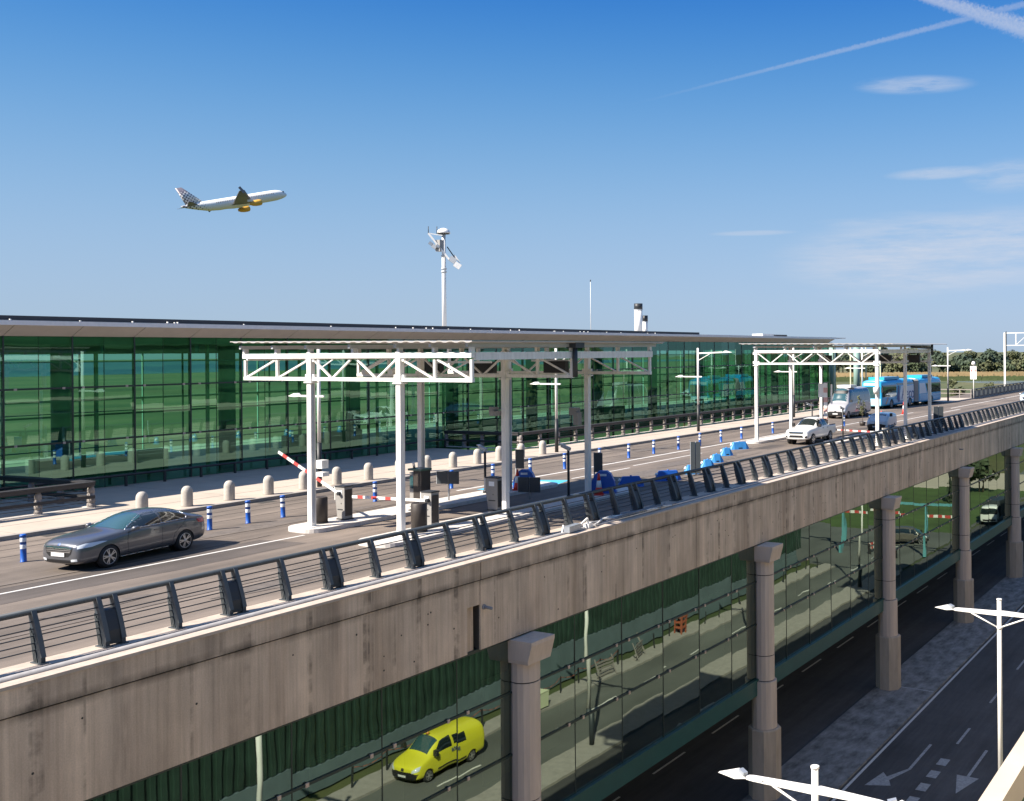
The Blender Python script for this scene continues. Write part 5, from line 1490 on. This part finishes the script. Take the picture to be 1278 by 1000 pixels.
# articulated bus
def bus(loc, rz):
    t = thing('articulated_bus', 'long bright blue articulated airport bus with white lettering panel', 'bus', loc, rz)
    Wd, H = 1.27, 3.05
    def sec(x0, x1, nm, nose):
        prof = lambda k, dz=0: [(0, .30), (Wd * k * .96, .30), (Wd * k, .42), (Wd * k, 1.2), (Wd * k * .995, 2.2), (Wd * k * .97, H - .35 + dz), (Wd * k * .82, H - .04 + dz), (0, H + .03 + dz)]
        st = []
        if nose: st += [(x1 - .02, prof(.86, -.12)), (x1 - .14, prof(.97, -.04)), (x1 - .5, prof(1))]
        else: st += [(x1, prof(1)), (x1 - .1, prof(1))]
        st += [(x1 - 2.5, prof(1)), ((x0 + x1) / 2, prof(1)), (x0 + 2, prof(1)), (x0 + .12, prof(1)), (x0, prof(.98))]
        return st
    secs = ((-.2, 9.0, True), (-8.6, -1.5, False))
    wells = ([(6.3, .9, 1.5, .48), (1.1, .9, 1.5, .48)], [(-5.4, .9, 1.5, .48)])
    bvs = []
    for (x0, x1, nose), w_ in zip(secs, wells):
        me, bv = shell(sec(x0, x1, 's', nose), MT['bus_blue'], wells=[(a, b_, c, .48) for a, b_, c, d in w_])
        link('body', me, t); bvs.append(bv)
        for a, *_ in w_:
            for s in (-1, 1):
                wheel(t, a, s * 1.10, .48, .28, 8, 'cabinet')
                MB().tube((a, s * .5, .48), (a, s * .92, .48), .53, n=18).build('wheel_arch', 'black', t)
    b = MB()
    for i in range(9):
        x = -1.5 + i * 1.3 / 8
        k = .97 if i % 2 == 0 else .91
        if i: b.loft([ring0, [(x, Wd * k, .45), (x, Wd * k, H - .3), (x, Wd * k * .85, H - .12), (x, -Wd * k * .85, H - .12), (x, -Wd * k, H - .3), (x, -Wd * k, .45)]], caps=False, smooth=False)
        ring0 = [(x, Wd * k, .45), (x, Wd * k, H - .3), (x, Wd * k * .85, H - .12), (x, -Wd * k * .85, H - .12), (x, -Wd * k, H - .3), (x, -Wd * k, .45)]
    b.build('bellows', 'cabinet', t)
    MB().lathe([(1.05, -.01), (1.05, .02), (.7, .025)], 30).build('turntable_cover', 'cabinet', t).matrix_basis = Matrix.Translation((-.85, -1.275, 1.75)) @ Matrix.Rotation(PI / 2, 4, 'X')
    f, rr = bvs
    front(f, [(-1.02, 1.15), (1.02, 1.15), (1.05, 2.35), (-1.05, 2.35)], 'carglass_teal', 'windscreen', t, off=.012, res=.12)
    front(f, [(-.95, 2.45), (.95, 2.45), (.92, 2.74), (-.92, 2.74)], 'bus_light', 'destination_board', t, off=.014, res=.12)
    front(f, [(-1.1, .36), (1.1, .36), (1.12, 1.1), (-1.12, 1.1)], 'bus_light', 'front_panel', t, off=.010, res=.12)
    front(f, [(-.3, .55), (.3, .55), (.3, .66), (-.3, .66)], 'plate', 'number_plate', t, off=.02)
    for s in (1, -1):
        front(f, [(s * .75, .62), (s * 1.02, .62), (s * 1.02, .78), (s * .75, .78)][::s], 'lamp_glass', 'headlight', t, off=.02)
        MB().bar((9.0, s * 1.3, 2.55), (9.35, s * 1.48, 2.3), .05, .05).box(9.28, 9.40, s * 1.5 - .1, s * 1.5 + .1, 1.75, 2.3).build('wing_mirror', 'black', t)
        side(f, [(8.75, 1.25), (8.75, 2.45), (5.0, 2.5), (5.0, 1.25)], 'carglass', 'side_window', t, (s,), off=.01, res=.25)
        side(f, [(4.85, 2.4), (4.85, 2.62), (2.2, 2.62), (2.2, 2.4)], 'carglass', 'side_window', t, (s,), off=.01, res=.25)
        side(f, [(2.1, 2.4), (2.1, 2.62), (-.1, 2.62), (-.1, 2.4)], 'carglass', 'side_window', t, (s,), off=.01, res=.25)
        side(rr, [(-1.7, 1.3), (-1.7, 2.45), (-3.3, 2.45), (-3.9, 1.3)], 'bus_white', 'print_panel', t, (s,), off=.008, res=.25)
        side(rr, [(-3.6, 2.45), (-5.0, 2.45), (-8.3, 2.45), (-8.3, 1.35), (-4.2, 1.35)], 'carglass', 'side_window', t, (s,), off=.01, res=.25)
        side(f, [(4.3, .8), (3.7, 2.35), (2.2, 2.25), (-.15, 2.35), (-.15, .85), (2.0, .75)], 'bus_white', 'print_panel', t, (s,), off=.009, res=.25)
        side(f, [(4.9, .95), (4.55, 2.35), (4.2, 2.35), (4.1, .7), (4.4, .6)], 'navy', 'print_stripe', t, (s,), off=.016, res=.2)
        side(f, [(8.0, .5), (7.75, .5), (7.2, 1.2), (7.35, 1.2)], 'orange', 'print_stripe', t, (s,), off=.014, res=.2)
        text_part('Aero', 1.75, 'navy', 'lettering', t, side_mtx(1.75, s * (Wd + .02), .92, s))
    MB().box(3.5, 7.6, -.95, .95, H - .02, H + .26).build('roof_pod', 'bus_blue', t)
    MB().box(-6.5, -3.2, -.95, .95, H - .02, H + .26).build('roof_pod', 'bus_blue', t)
    MB().box(-8.63, -8.5, -.9, .9, .5, 1.15).build('engine_grille', 'dark', t)
    topd(f, [(8.7, -1.0), (8.7, 1.0), (7.7, 1.0), (7.7, -1.0)], 'bus_light', 'roof_cap', t, off=.01, res=.2)
    return t
bb_ = bus((-38.2, 116.5, 0), rad(-96.7)); bb_.scale = (.93, 1, 1.05)

# white lorry with dark box on the access road (mirrored)
t = thing('flatbed_lorry', 'small white lorry with dark box body, mirrored in the lower glass', 'lorry', (-12.9, 128.2, ZG), -PI / 2)
st = [(3.0, P8(.86, .45, .8, 1.2, .85, 1.5, .82, 1.9, .7, 1.95)), (2.9, P8(1.0, .4, .8, 1.25, 1.0, 1.6, .98, 2.2, .85, 2.25)), (2.4, P8(1.02, .4, .8, 1.3, 1.02, 1.7, 1.0, 2.3, .88, 2.35)), (1.3, P8(1.02, .4, .8, 1.3, 1.02, 1.7, 1.0, 2.3, .88, 2.35)), (1.2, P8(1.0, .4, .8, 1.3, 1.0, 1.7, .98, 2.28, .86, 2.3))]
me, bv = shell(st, MT['paint_white'], wells=((2.1, .7, 1.2, .4),))
link('cab', me, t)
front(bv, [(-.9, 1.35), (.9, 1.35), (.86, 2.05), (-.86, 2.05)], 'carglass', 'windscreen', t)
side(bv, [(2.75, 1.4), (2.6, 2.0), (1.7, 2.0), (1.7, 1.4)], 'carglass', 'side_window', t)
front(bv, [(-.7, .55), (.7, .55), (.7, .75), (-.7, .75)], 'black', 'grille', t)
MB().box(-3.2, 1.1, -1.08, 1.08, .85, 2.75).build('box_body', 'panel', t)
MB().box(-3.2, 1.1, -.5, .5, .5, .85).build('chassis', 'black', t)
for x in (2.1, -2.0):
    for s in (-1, 1): wheel(t, x, s * .88, .4, .24, 6, 'cabinet')

# ------------------------------------------------------------------ aircraft
def tail_dots():
    mt = bpy.data.materials.new('dotted_livery'); nt, N, L = nodes(mt); p = N['Principled BSDF']; p.inputs['Roughness'].default_value = .4
    tcn = N.new('ShaderNodeTexCoord'); q = N.new('ShaderNodeMapping'); q.inputs['Rotation'].default_value = (0, .785, 0); q.inputs['Scale'].default_value = (1.15, 0, 1.15)
    L.new(tcn.outputs['Object'], q.inputs['Vector'])
    fr = N.new('ShaderNodeVectorMath'); fr.operation = 'FRACTION'; L.new(q.outputs[0], fr.inputs[0])
    sb = N.new('ShaderNodeVectorMath'); sb.operation = 'SUBTRACT'; L.new(fr.outputs[0], sb.inputs[0]); sb.inputs[1].default_value = (.5, 0, .5)
    ln = N.new('ShaderNodeVectorMath'); ln.operation = 'LENGTH'; L.new(sb.outputs[0], ln.inputs[0])
    sep = N.new('ShaderNodeSeparateXYZ'); L.new(tcn.outputs['Object'], sep.inputs[0])
    # dots shrink towards the nose, swell to solid grey at the fin tip
    a = N.new('ShaderNodeMapRange'); a.inputs['From Min'].default_value = -8.5; a.inputs['From Max'].default_value = -17.5; a.inputs['To Min'].default_value = 0; a.inputs['To Max'].default_value = .46
    L.new(sep.outputs['X'], a.inputs['Value'])
    b_ = N.new('ShaderNodeMapRange'); b_.inputs['From Min'].default_value = 5.5; b_.inputs['From Max'].default_value = 7.6; b_.inputs['To Min'].default_value = 0; b_.inputs['To Max'].default_value = .4
    L.new(sep.outputs['Z'], b_.inputs['Value'])
    ad = N.new('ShaderNodeMath'); ad.operation = 'ADD'; L.new(a.outputs[0], ad.inputs[0]); L.new(b_.outputs[0], ad.inputs[1])
    lt = N.new('ShaderNodeMath'); lt.operation = 'LESS_THAN'; L.new(ln.outputs['Value'], lt.inputs[0]); L.new(ad.outputs[0], lt.inputs[1])
    mx = N.new('ShaderNodeMix'); mx.data_type = 'RGBA'; mx.inputs['A'].default_value = (.78, .78, .76, 1); mx.inputs['B'].default_value = (.17, .16, .20, 1)
    L.new(lt.outputs[0], mx.inputs['Factor']); L.new(mx.outputs['Result'], p.inputs['Base Color'])
    return mt
DOTS = tail_dots()
A = thing('airliner', 'white twin-engine airliner with dotted grey tail climbing in the blue sky', 'aircraft')
def fus(x0, x1):
    prof = [(18.8, .05, -.45), (18.5, .55, -.40), (17.8, 1.05, -.25), (16.6, 1.55, -.08), (14.8, 1.9, 0), (12.5, 1.98, 0), (-6, 1.98, 0), (-10, 1.8, .2), (-13.5, 1.25, .62), (-16.5, .72, 1.05), (-18.2, .35, 1.3), (-18.8, .12, 1.4)]
    pr = [p for p in prof if x0 - .01 <= p[0] <= x1 + .01]
    return [[(x, r * math.cos(2 * PI * i / 24), c + r * math.sin(2 * PI * i / 24)) for i in range(24)] for x, r, c in pr]
MB().loft(fus(-19, 19)).build('fuselage', DOTS, A)
def foil(b, rootc, tipc, rc, tc_, th, vertical=False):
    """tapered wing between two leading-edge points"""
    rr = []
    for (x, y, z), c, t_ in ((rootc, rc, th), (tipc, tc_, th * tc_ / rc)):
        ring = []
        for fx, ft in ((0, 0), (.12, .8), (.35, 1), (.7, .55), (1, .02), (.7, -.4), (.35, -.7), (.12, -.6)):
            ring.append((x - fx * c, y + (ft * t_ / 2 if vertical else 0), z + (0 if vertical else ft * t_ / 2)))
        rr.append(ring)
    return b.loft(rr)
for s in (1, -1):
    foil(MB(), (5.3, s * 1.4, -1.2), (-2.9, s * 16.9, 1.2), 7.6, 1.9, .9).build('wing', 'plane_grey', A)
    MB().bar((-3.2, s * 16.9, .3), (-4.4, s * 16.95, 2.5), .08, .9, (1, 0, 0)).build('wing_fence', 'plane_grey', A)
    foil(MB(), (-13.2, s * .8, 1.1), (-16.9, s * 6.2, 1.65), 3.8, 1.3, .4).build('tailplane', 'plane_grey', A)
    e = thing('nacelle', None, None)
    e = MB().lathe([(.75, 0), (1.02, .25), (1.12, 1.0), (1.08, 2.2), (.85, 3.3), (.55, 3.9), (.5, 4.1)], 20).build('nacelle', 'plane_orange', A)
    e.matrix_basis = Matrix.Translation((6.4, s * 5.75, -2.35)) @ Matrix.Rotation(-PI / 2, 4, 'Y')
    MB().lathe([(.74, .06), (.2, .07)], 18).build('fan', 'dark', e)
    MB().bar((5, s * 5.75, -1.4), (1.6, s * 5.75, -1.0), .25, .9).build('pylon', 'plane_white', A)
for o in [o for o in bpy.data.objects if o.type == 'EMPTY' and o.name.startswith('nacelle')]: bpy.data.objects.remove(o)
foil(MB(), (-10.6, 0, 1.5), (-16.6, 0, 7.9), 6.4, 2.1, .55, True).build('fin', DOTS, A)
b = MB()
for i in range(34): b.box(13 - i * .62, 13.25 - i * .62, -2.0, 2.0, .42, .72)
b.build('cabin_window', 'plane_grey', A)['kind'] = 'stuff'
MB().box(17.0, 17.55, -1.2, 1.2, .45, .85).build('cockpit_window', 'dark', A)
# belly fairing
MB().loft([[(x, r * 1.55 * math.cos(2 * PI * i / 16), -1.15 + r * math.sin(2 * PI * i / 16)) for i in range(16)] for x, r in ((6.2, .3), (4.5, .95), (-1, 1.1), (-4, .8), (-5.6, .2))]).build('belly_fairing', 'plane_white', A)
PD = 415
dirn = ray(294.5, 252)
pos = Vector((0, 0, CAM_H)) + dirn * PD
dh = Vector((dirn.x, dirn.y, 0)).normalized(); eh = dh.cross(up)
hx = (eh * math.cos(rad(21)) + dh * math.sin(rad(21)))
pit = rad(15)
nose = (hx * math.cos(pit) + up * math.sin(pit)).normalized()
leftv = up.cross(nose).normalized(); upv = nose.cross(leftv)
roll_ = rad(5.5); leftv, upv = leftv * math.cos(roll_) - upv * math.sin(roll_), upv * math.cos(roll_) + leftv * math.sin(roll_)
mA = Matrix((nose, leftv, upv)).transposed().to_4x4(); mA.translation = pos
A.matrix_world = mA
# ------------------------------------------------------------------ vegetation
def leaf_crown(mb, c, rx, rz, n, size, rnd, lump=5):
    """foliage as many small tilted leaf-clump quads gathered on several irregular lobes"""
    c = Vector(c)
    lobes = [(c + Vector((rnd.uniform(-.6, .6) * rx, rnd.uniform(-.6, .6) * rx, rnd.uniform(-.45, .55) * rz)), rnd.uniform(.38, .62)) for _ in range(lump)]
    for _ in range(n):
        l, k = rnd.choice(lobes)
        d = Vector((rnd.gauss(0, 1), rnd.gauss(0, 1), rnd.gauss(0, 1))).normalized()
        q = l + Vector((d.x * rx * k, d.y * rx * k, d.z * rz * k)) * (rnd.random() ** .35)
        a = (d + Vector((rnd.uniform(-.8, .8), rnd.uniform(-.8, .8), rnd.uniform(-.3, .9)))).normalized()
        e1 = a.cross(Vector((rnd.uniform(-1, 1), rnd.uniform(-1, 1), rnd.uniform(-1, 1)))).normalized(); e2 = a.cross(e1)
        s = size * rnd.uniform(.6, 1.3)
        mb.quad(q - e1 * s - e2 * s * .6, q + e1 * s - e2 * s * .7, q + e1 * s * .8 + e2 * s * .7, q - e1 * s * .7 + e2 * s * .6)
def tree_proto(seed, H, R, m_, trunk_h=.35, n=520, size=.9, flat=.7):
    rnd = random.Random(seed)
    t = thing('broadleaf_tree', 'x', 'tree')
    tb = MB().tube((0, 0, 0), (rnd.uniform(-.3, .3), 0, H * trunk_h), .035 * H, .022 * H, n=7)
    for i in range(6):
        q = rnd.uniform(0, 6.28)
        tb.tube((0, 0, H * trunk_h * rnd.uniform(.7, 1)), (R * .6 * math.cos(q), R * .6 * math.sin(q), H * rnd.uniform(.55, .8)), .016 * H, .006 * H, n=5)
    tb.build('trunk', 'bark', t)
    cb = MB(); leaf_crown(cb, (0, 0, H * (1 + trunk_h) / 2), R, H * (1 - trunk_h) * .62, n, size, rnd, 8)
    cb.build('crown', m_, t, fix=False)
    return t
protos = [tree_proto(1, 15, 6.5, 'leaf_a'), tree_proto(2, 17, 7.5, 'leaf_b'), tree_proto(3, 20, 6.0, 'leaf_c', .5, 520, .9),
          tree_proto(4, 12, 6.5, 'leaf_b', .2), tree_proto(5, 14, 8.0, 'leaf_c', .45, 560, 1.0), tree_proto(6, 11, 7.0, 'leaf_a', .15)]
rn = random.Random(5)
first = set()
k = 0
for row, (dz, zc) in enumerate(((840, 0), (880, 0), (930, 0))):
    X = 80; kk = 0
    while X < 300:
        j = rn.choice(((3, 5, 0), (0, 1, 4, 3), (2, 1, 4, 2))[row])
        pr = protos[j]
        o = pr if j not in first else copy_tree(pr); first.add(j)
        p = fw * (dz + rn.uniform(-12, 12)) + rt * X
        o.location = (p.x, p.y, ZG - .2); o.rotation_euler.z = rn.uniform(0, 6.28)
        s = rn.uniform(.82, 1.12) * (.92 if row == 0 else 1.0); o.scale = (s * 1.25, s * 1.25, s * 1.14)
        tag(o, ORD[kk] + ' tree from the left in the ' + ('front', 'middle', 'back')[row] + ' row of the far green belt', 'tree', 'trees in the far belt'); kk += 1
        X += rn.uniform(7.5, 12.5); k += 1
for j, pr in enumerate(protos):
    if j not in first: bpy.data.objects.remove(pr)
# trees beside the forecourt, mirrored in both glass walls
k = 0
for (x, y, j, s) in [(7 + rn.uniform(0, 25), 104 + i * 9 + rn.uniform(-3, 3), rn.choice((0, 1, 4, 3)), rn.uniform(.85, 1.25)) for i in range(26)]:
    if y < 165: x += 22
    o = copy_tree(protos[j]); o.location = (x + 4, y, ZG); o.rotation_euler.z = rn.uniform(0, 6.28); o.scale = (s, s, s)
    tag(o, ORD[k] + ' tree from the near end of the row behind the lawn, seen only mirrored', 'tree', 'trees mirrored in the terminal glass'); k += 1
def cypress(x, y, H, lab):
    rnd = random.Random(int(y * 7)); t = thing('cypress', lab, 'tree', (x, y, ZG))
    MB().tube((0, 0, 0), (0, 0, H * .3), .12, .08, n=6).build('trunk', 'bark', t)
    b = MB()
    for i in range(500):
        z = H * (.06 + .94 * rnd.random()); r = .62 * (1 - (z / H) ** 3) * rnd.random() ** .4; q = rnd.uniform(0, 6.28)
        c = Vector((r * math.cos(q), r * math.sin(q), z)); s = .16
        e1 = Vector((rnd.uniform(-1, 1), rnd.uniform(-1, 1), .3)).normalized(); e2 = Vector((0, 0, 1))
        b.quad(c - e1 * s - e2 * s, c + e1 * s - e2 * s, c + e1 * s * .5 + e2 * s * 1.4, c - e1 * s * .5 + e2 * s * 1.4)
    b.build('crown', 'leaf_c', t, fix=False)
cypress(-3.6, 142.0, 4.6, 'left slim dark cypress mirrored in the lower glass beside the second-last column')
cypress(-2.9, 143.0, 4.5, 'right slim dark cypress mirrored in the lower glass beside the second-last column')
tm = tree_proto(9, 5.5, 2.9, 'leaf_a', .3, 700, .3)
tm.location = (-4.6, 153.5, ZG); tag(tm, 'round lawn tree mirrored in the lower glass near the last column', 'tree')
# reeds, shrubs
rn2 = random.Random(3)
b = MB()
for i in range(5200):
    d = 772 + rn2.random() * 50; X = rn2.uniform(70, 300)
    p = fw * d + rt * X; h = rn2.uniform(1.8, 3.6); w = rn2.uniform(.6, 1.4)
    e = rt * w
    q = Vector((p.x, p.y, ZG - .1)); l = rt * rn2.uniform(-.5, .5)
    b.add([q - e, q + e, q + e * .7 + up * h + l, q - e * .5 + up * h * 1.1 + l], [(0, 1, 2, 3)])
o = b.build('reed_bed', mat('dry_reeds', (.36, .26, .13), .9, var=.35, vscale=.02), None, fix=False); tag(o, 'tan band of dry reeds in front of the far trees', 'reeds', kind='stuff')
b = MB()
for i in range(3000):
    d = 700 + rn2.random() * 62; X = rn2.uniform(60, 300)
    p = fw * d + rt * X; h = rn2.uniform(.8, 1.9); w = rn2.uniform(.7, 1.6); e = rt * w
    q = Vector((p.x, p.y, ZG - .1)); l = rt * rn2.uniform(-.5, .5)
    b.add([q - e, q + e, q + e * .6 + up * h + l, q - e * .6 + up * h + l], [(0, 1, 2, 3)])
o = b.build('green_reeds', mat('green_reeds', (.075, .10, .035), .9, var=.4, vscale=.03), None, fix=False); tag(o, 'green marsh plants in front of the tan reeds', 'reeds', kind='stuff')
p0 = fw * 640 + rt * 168; p1 = fw * 640 + rt * 330; p2 = fw * 690 + rt * 330; p3 = fw * 690 + rt * 150
struct('lagoon', MB().prism([(p.x, p.y) for p in (p0, p1, p2, p3)], 'z', ZG - .12, ZG - .08), mat('shallow_water', (.16, .19, .22), .12, spec=.6))
def bush(x, y, r, lab, z=ZG, n=420, m_='leaf_b'):
    rnd = random.Random(int(x * 31 + y)); t = thing('shrub', lab, 'shrub', (x, y, z))
    MB().tube((0, 0, 0), (0, 0, r), .07, .04, n=5).build('stem', 'bark', t)
    b = MB(); leaf_crown(b, (0, 0, r * .9), r, r * .9, n, r * .14, rnd, 6); b.build('crown', m_, t, fix=False)
for i, (u_, d_, r_) in enumerate(((1207, 330, 4.2), (1195, 420, 3.4), (1235, 520, 2.6), (1188, 560, 2.8))):
    p = fw * d_ + rt * ((u_ - CU) / F_PX * d_)
    bush(p.x, p.y, r_, ('dark shrub rising behind the pale rail fence right of the bus', 'olive shrub in the meadow left of the white sign', 'low shrub in the meadow right of the white sign', 'small shrub far out in the meadow near the lamp')[i])
t = thing('roadside_sapling', 'thin green sapling in front of the parked minibus', 'plant', (-31.4, 84.5, 0))
MB().tube((0, 0, 0), (0, 0, 1.6), .02, n=5).build('stem', 'bark', t)
MB().lathe([(.22, 0), (.28, .35)], 12).build('pot', 'cabinet_dark', t)
b = MB(); leaf_crown(b, (0, 0, 1.7), .45, 1.1, 150, .07, random.Random(8), 5); b.build('leaves', 'leaf_b', t, fix=False)

# ------------------------------------------------------------------ the car park opposite (camera side), seen in the reflections
cp = thing('car_park', 'multi-storey car park opposite the terminal, its pale parapet in the bottom right corner', 'car park', (-2.36, 0, ZG))
def zc(z): return z - ZG
MB().box(0, .19, -60, 62, zc(2.2), zc(2.5)).build('parapet_coping', 'carpark_conc', cp)
MB().box(.02, .17, -60, 62, zc(1.3), zc(2.2)).build('parapet', 'carpark', cp)
MB().box(.03, .30, -60, 93, zc(-.6), zc(1.0)).build('planted_wall', 'carpark', cp)
MB().box(.2, 40, -60, 104, zc(1.0), zc(1.3)).build('floor_slab', 'carpark_conc', cp)
MB().box(.02, .30, -60, 93, zc(-12.9), zc(-9.6)).build('lower_wall', 'corr_green', cp)
MB().box(.04, .30, -60, 93, zc(-9.6), zc(-.6)).build('bounce_wall', 'carpark_conc', cp)  # unseen stretch, made pale to bounce warm light onto the viaduct wall
for i in range(150):
    y = 12 + i * .55
    MB().box(-.08, .02, y, y + .26, zc(-12.9), zc(-9.6)).build('fin', 'corr_green', cp)
MB().box(-.10, .3, -60, 93, zc(ZG), zc(-12.95)).build('base_wall', 'hoard', cp)
MB().box(9, 9.4, -60, 104, zc(1.3), zc(10.6)).build('upper_wall', 'carpark', cp)
for z in (3.0, 5.2, 7.4, 9.4): MB().box(8.7, 9.5, -60, 104, zc(z), zc(z) + .22).build('floor_band', 'carpark', cp)
for z in (8.6, 7.9): MB().tube((6, -40, zc(z)), (6, 18, zc(z)), .12, n=8).build('pipe_rail', 'white_steel', cp)
hb = thing('green_bank', 'dark planted slope beyond the car park, mirrored in the terminal glass', 'planted bank', (26, 150, ZG))
b = MB(); n = 40
rnb = random.Random(2)
for i in range(n):
    a, c = -70 + 200 * i / n, -70 + 200 * (i + 1) / n
    b.add([(0, a, 0), (0, c, 0), (9, c, 17), (9, a, 17), (60, c, 21), (60, a, 21)], [(0, 1, 2, 3), (3, 2, 4, 5)])
b.build('slope', 'carpark', hb)
ob = MB().prism([(0, 0), (30, 0), (34, 9), (20, 7), (4, 5)], 'y', 0, 45).build('earth_bank', 'ochre')
ob.location = (16, 182, ZG); tag(ob, 'bare ochre earth bank mirrored in the lower glass near the last column', 'earth bank')

# chain posts, benches, barriers on the far pavement (mirrored)
for i in range(26):
    t = thing('fence_stake', ORD[i] + ' dark chain stake along the mirrored far pavement counted from the left', 'post', (-3.95, 36 + 2.3 * i, ZG + .12), 0, 'stakes along the mirrored pavement')
    MB().box(-.04, .04, -.04, .04, 0, 1.0).build('stake', 'dark', t)
    if i < 10: MB().path([(0, 0, .95), (0, .6, .78), (0, 1.15, .72), (0, 1.7, .78), (0, 2.3, .95)], .02, 5).build('chain', 'rust', t)
def pallet(x, y, rz, lab):
    t = thing('leaning_barrier', lab, 'barrier', (x, y, ZG + .12), rz)
    for i in range(5): MB().bar((0, 0, .15 + i * .22), (0, 1.7, .15 + i * .22), .05, .12).build('slat', 'fence_post', t)
    for q in (0, 1.7): MB().bar((-.25, q, 0), (.25, q, 1.25), .07, .07).build('leg', 'fence_post', t)
pallet(-4.5, 55.6, .15, 'slatted barrier leaning on the mirrored pavement beside the lamp')
pallet(-4.5, 60.2, -.3, 'second slatted barrier farther along the mirrored pavement')
t = thing('red_stand', 'small rust red stand mirrored on the far pavement', 'stand', (-4.3, 67.1, ZG + .12))
for x in (-.3, .3):
    for y in (-.3, .3): MB().box(x - .05, x + .05, y - .05, y + .05, 0, 1.3).build('leg', 'rust', t)
for z in (.4, .8, 1.2): MB().box(-.36, .36, -.36, .36, z, z + .1).build('shelf', 'rust', t)
t = thing('utility_box', 'pale green box mirrored beside the nearest column', 'box', (-4.6, 49.0, ZG + .12))
MB().box(-.35, .35, -.6, .6, .1, 1.05).build('body', 'interior_pale', t)
for x in (-.25, .25): MB().box(x - .05, x + .05, -.5, .5, 0, .1).build('skid', 'dark', t)
MB().box(-.37, .37, -.62, .62, 1.05, 1.1).build('lid', 'interior_pale', t)
t = thing('height_gantry', 'teal height restriction gantry with hanging red and white bars', 'gantry', (-11.7, 103.2, ZG))
for x in (0, 9): MB().box(x - .12, x + .12, -.12, .12, 0, 5.5).build('post', 'teal_steel', t)
MB().box(-4, 13, -.14, .14, 5.4, 5.62).build('beam', 'teal_steel', t)
for x0 in (-3.6, 2.0, 6.4):
    bb = MB().box(x0, x0 + 3.6, -.06, .06, 4.2, 4.45).build('hanging_bar', 'white_steel', t)
    for i in range(4): MB().box(x0 + .1 + .9 * i, x0 + .55 + .9 * i, -.07, .07, 4.19, 4.46).build('red_band', 'red', bb)
    for x in (x0 + .3, x0 + 3.3): MB().tube((x, 0, 4.45), (x, 0, 5.4), .02, n=5).build('chain', 'dark', t)
for i, (x, y, rz) in enumerate(((-8.5, 101.0, .3), (-6.5, 103.5, .1))):
    t = thing('striped_barrier', ('left', 'right')[i] + ' red and white striped plank barrier on the mirrored forecourt', 'barrier', (x, y, ZG), rz, 'striped barriers on the forecourt')
    for z in (.45, .85):
        p = MB().box(-.03, .03, -1.5, 1.5, z, z + .2).build('plank', 'white_steel', t)
        for q in range(4): MB().box(-.035, .035, -1.4 + .75 * q, -1.0 + .75 * q, z - .002, z + .202).build('red_band', 'red', p)
    for q in (-1.2, 1.2): MB().box(-.25, .25, q - .03, q + .03, 0, 1.05).build('leg', 'dark', t)
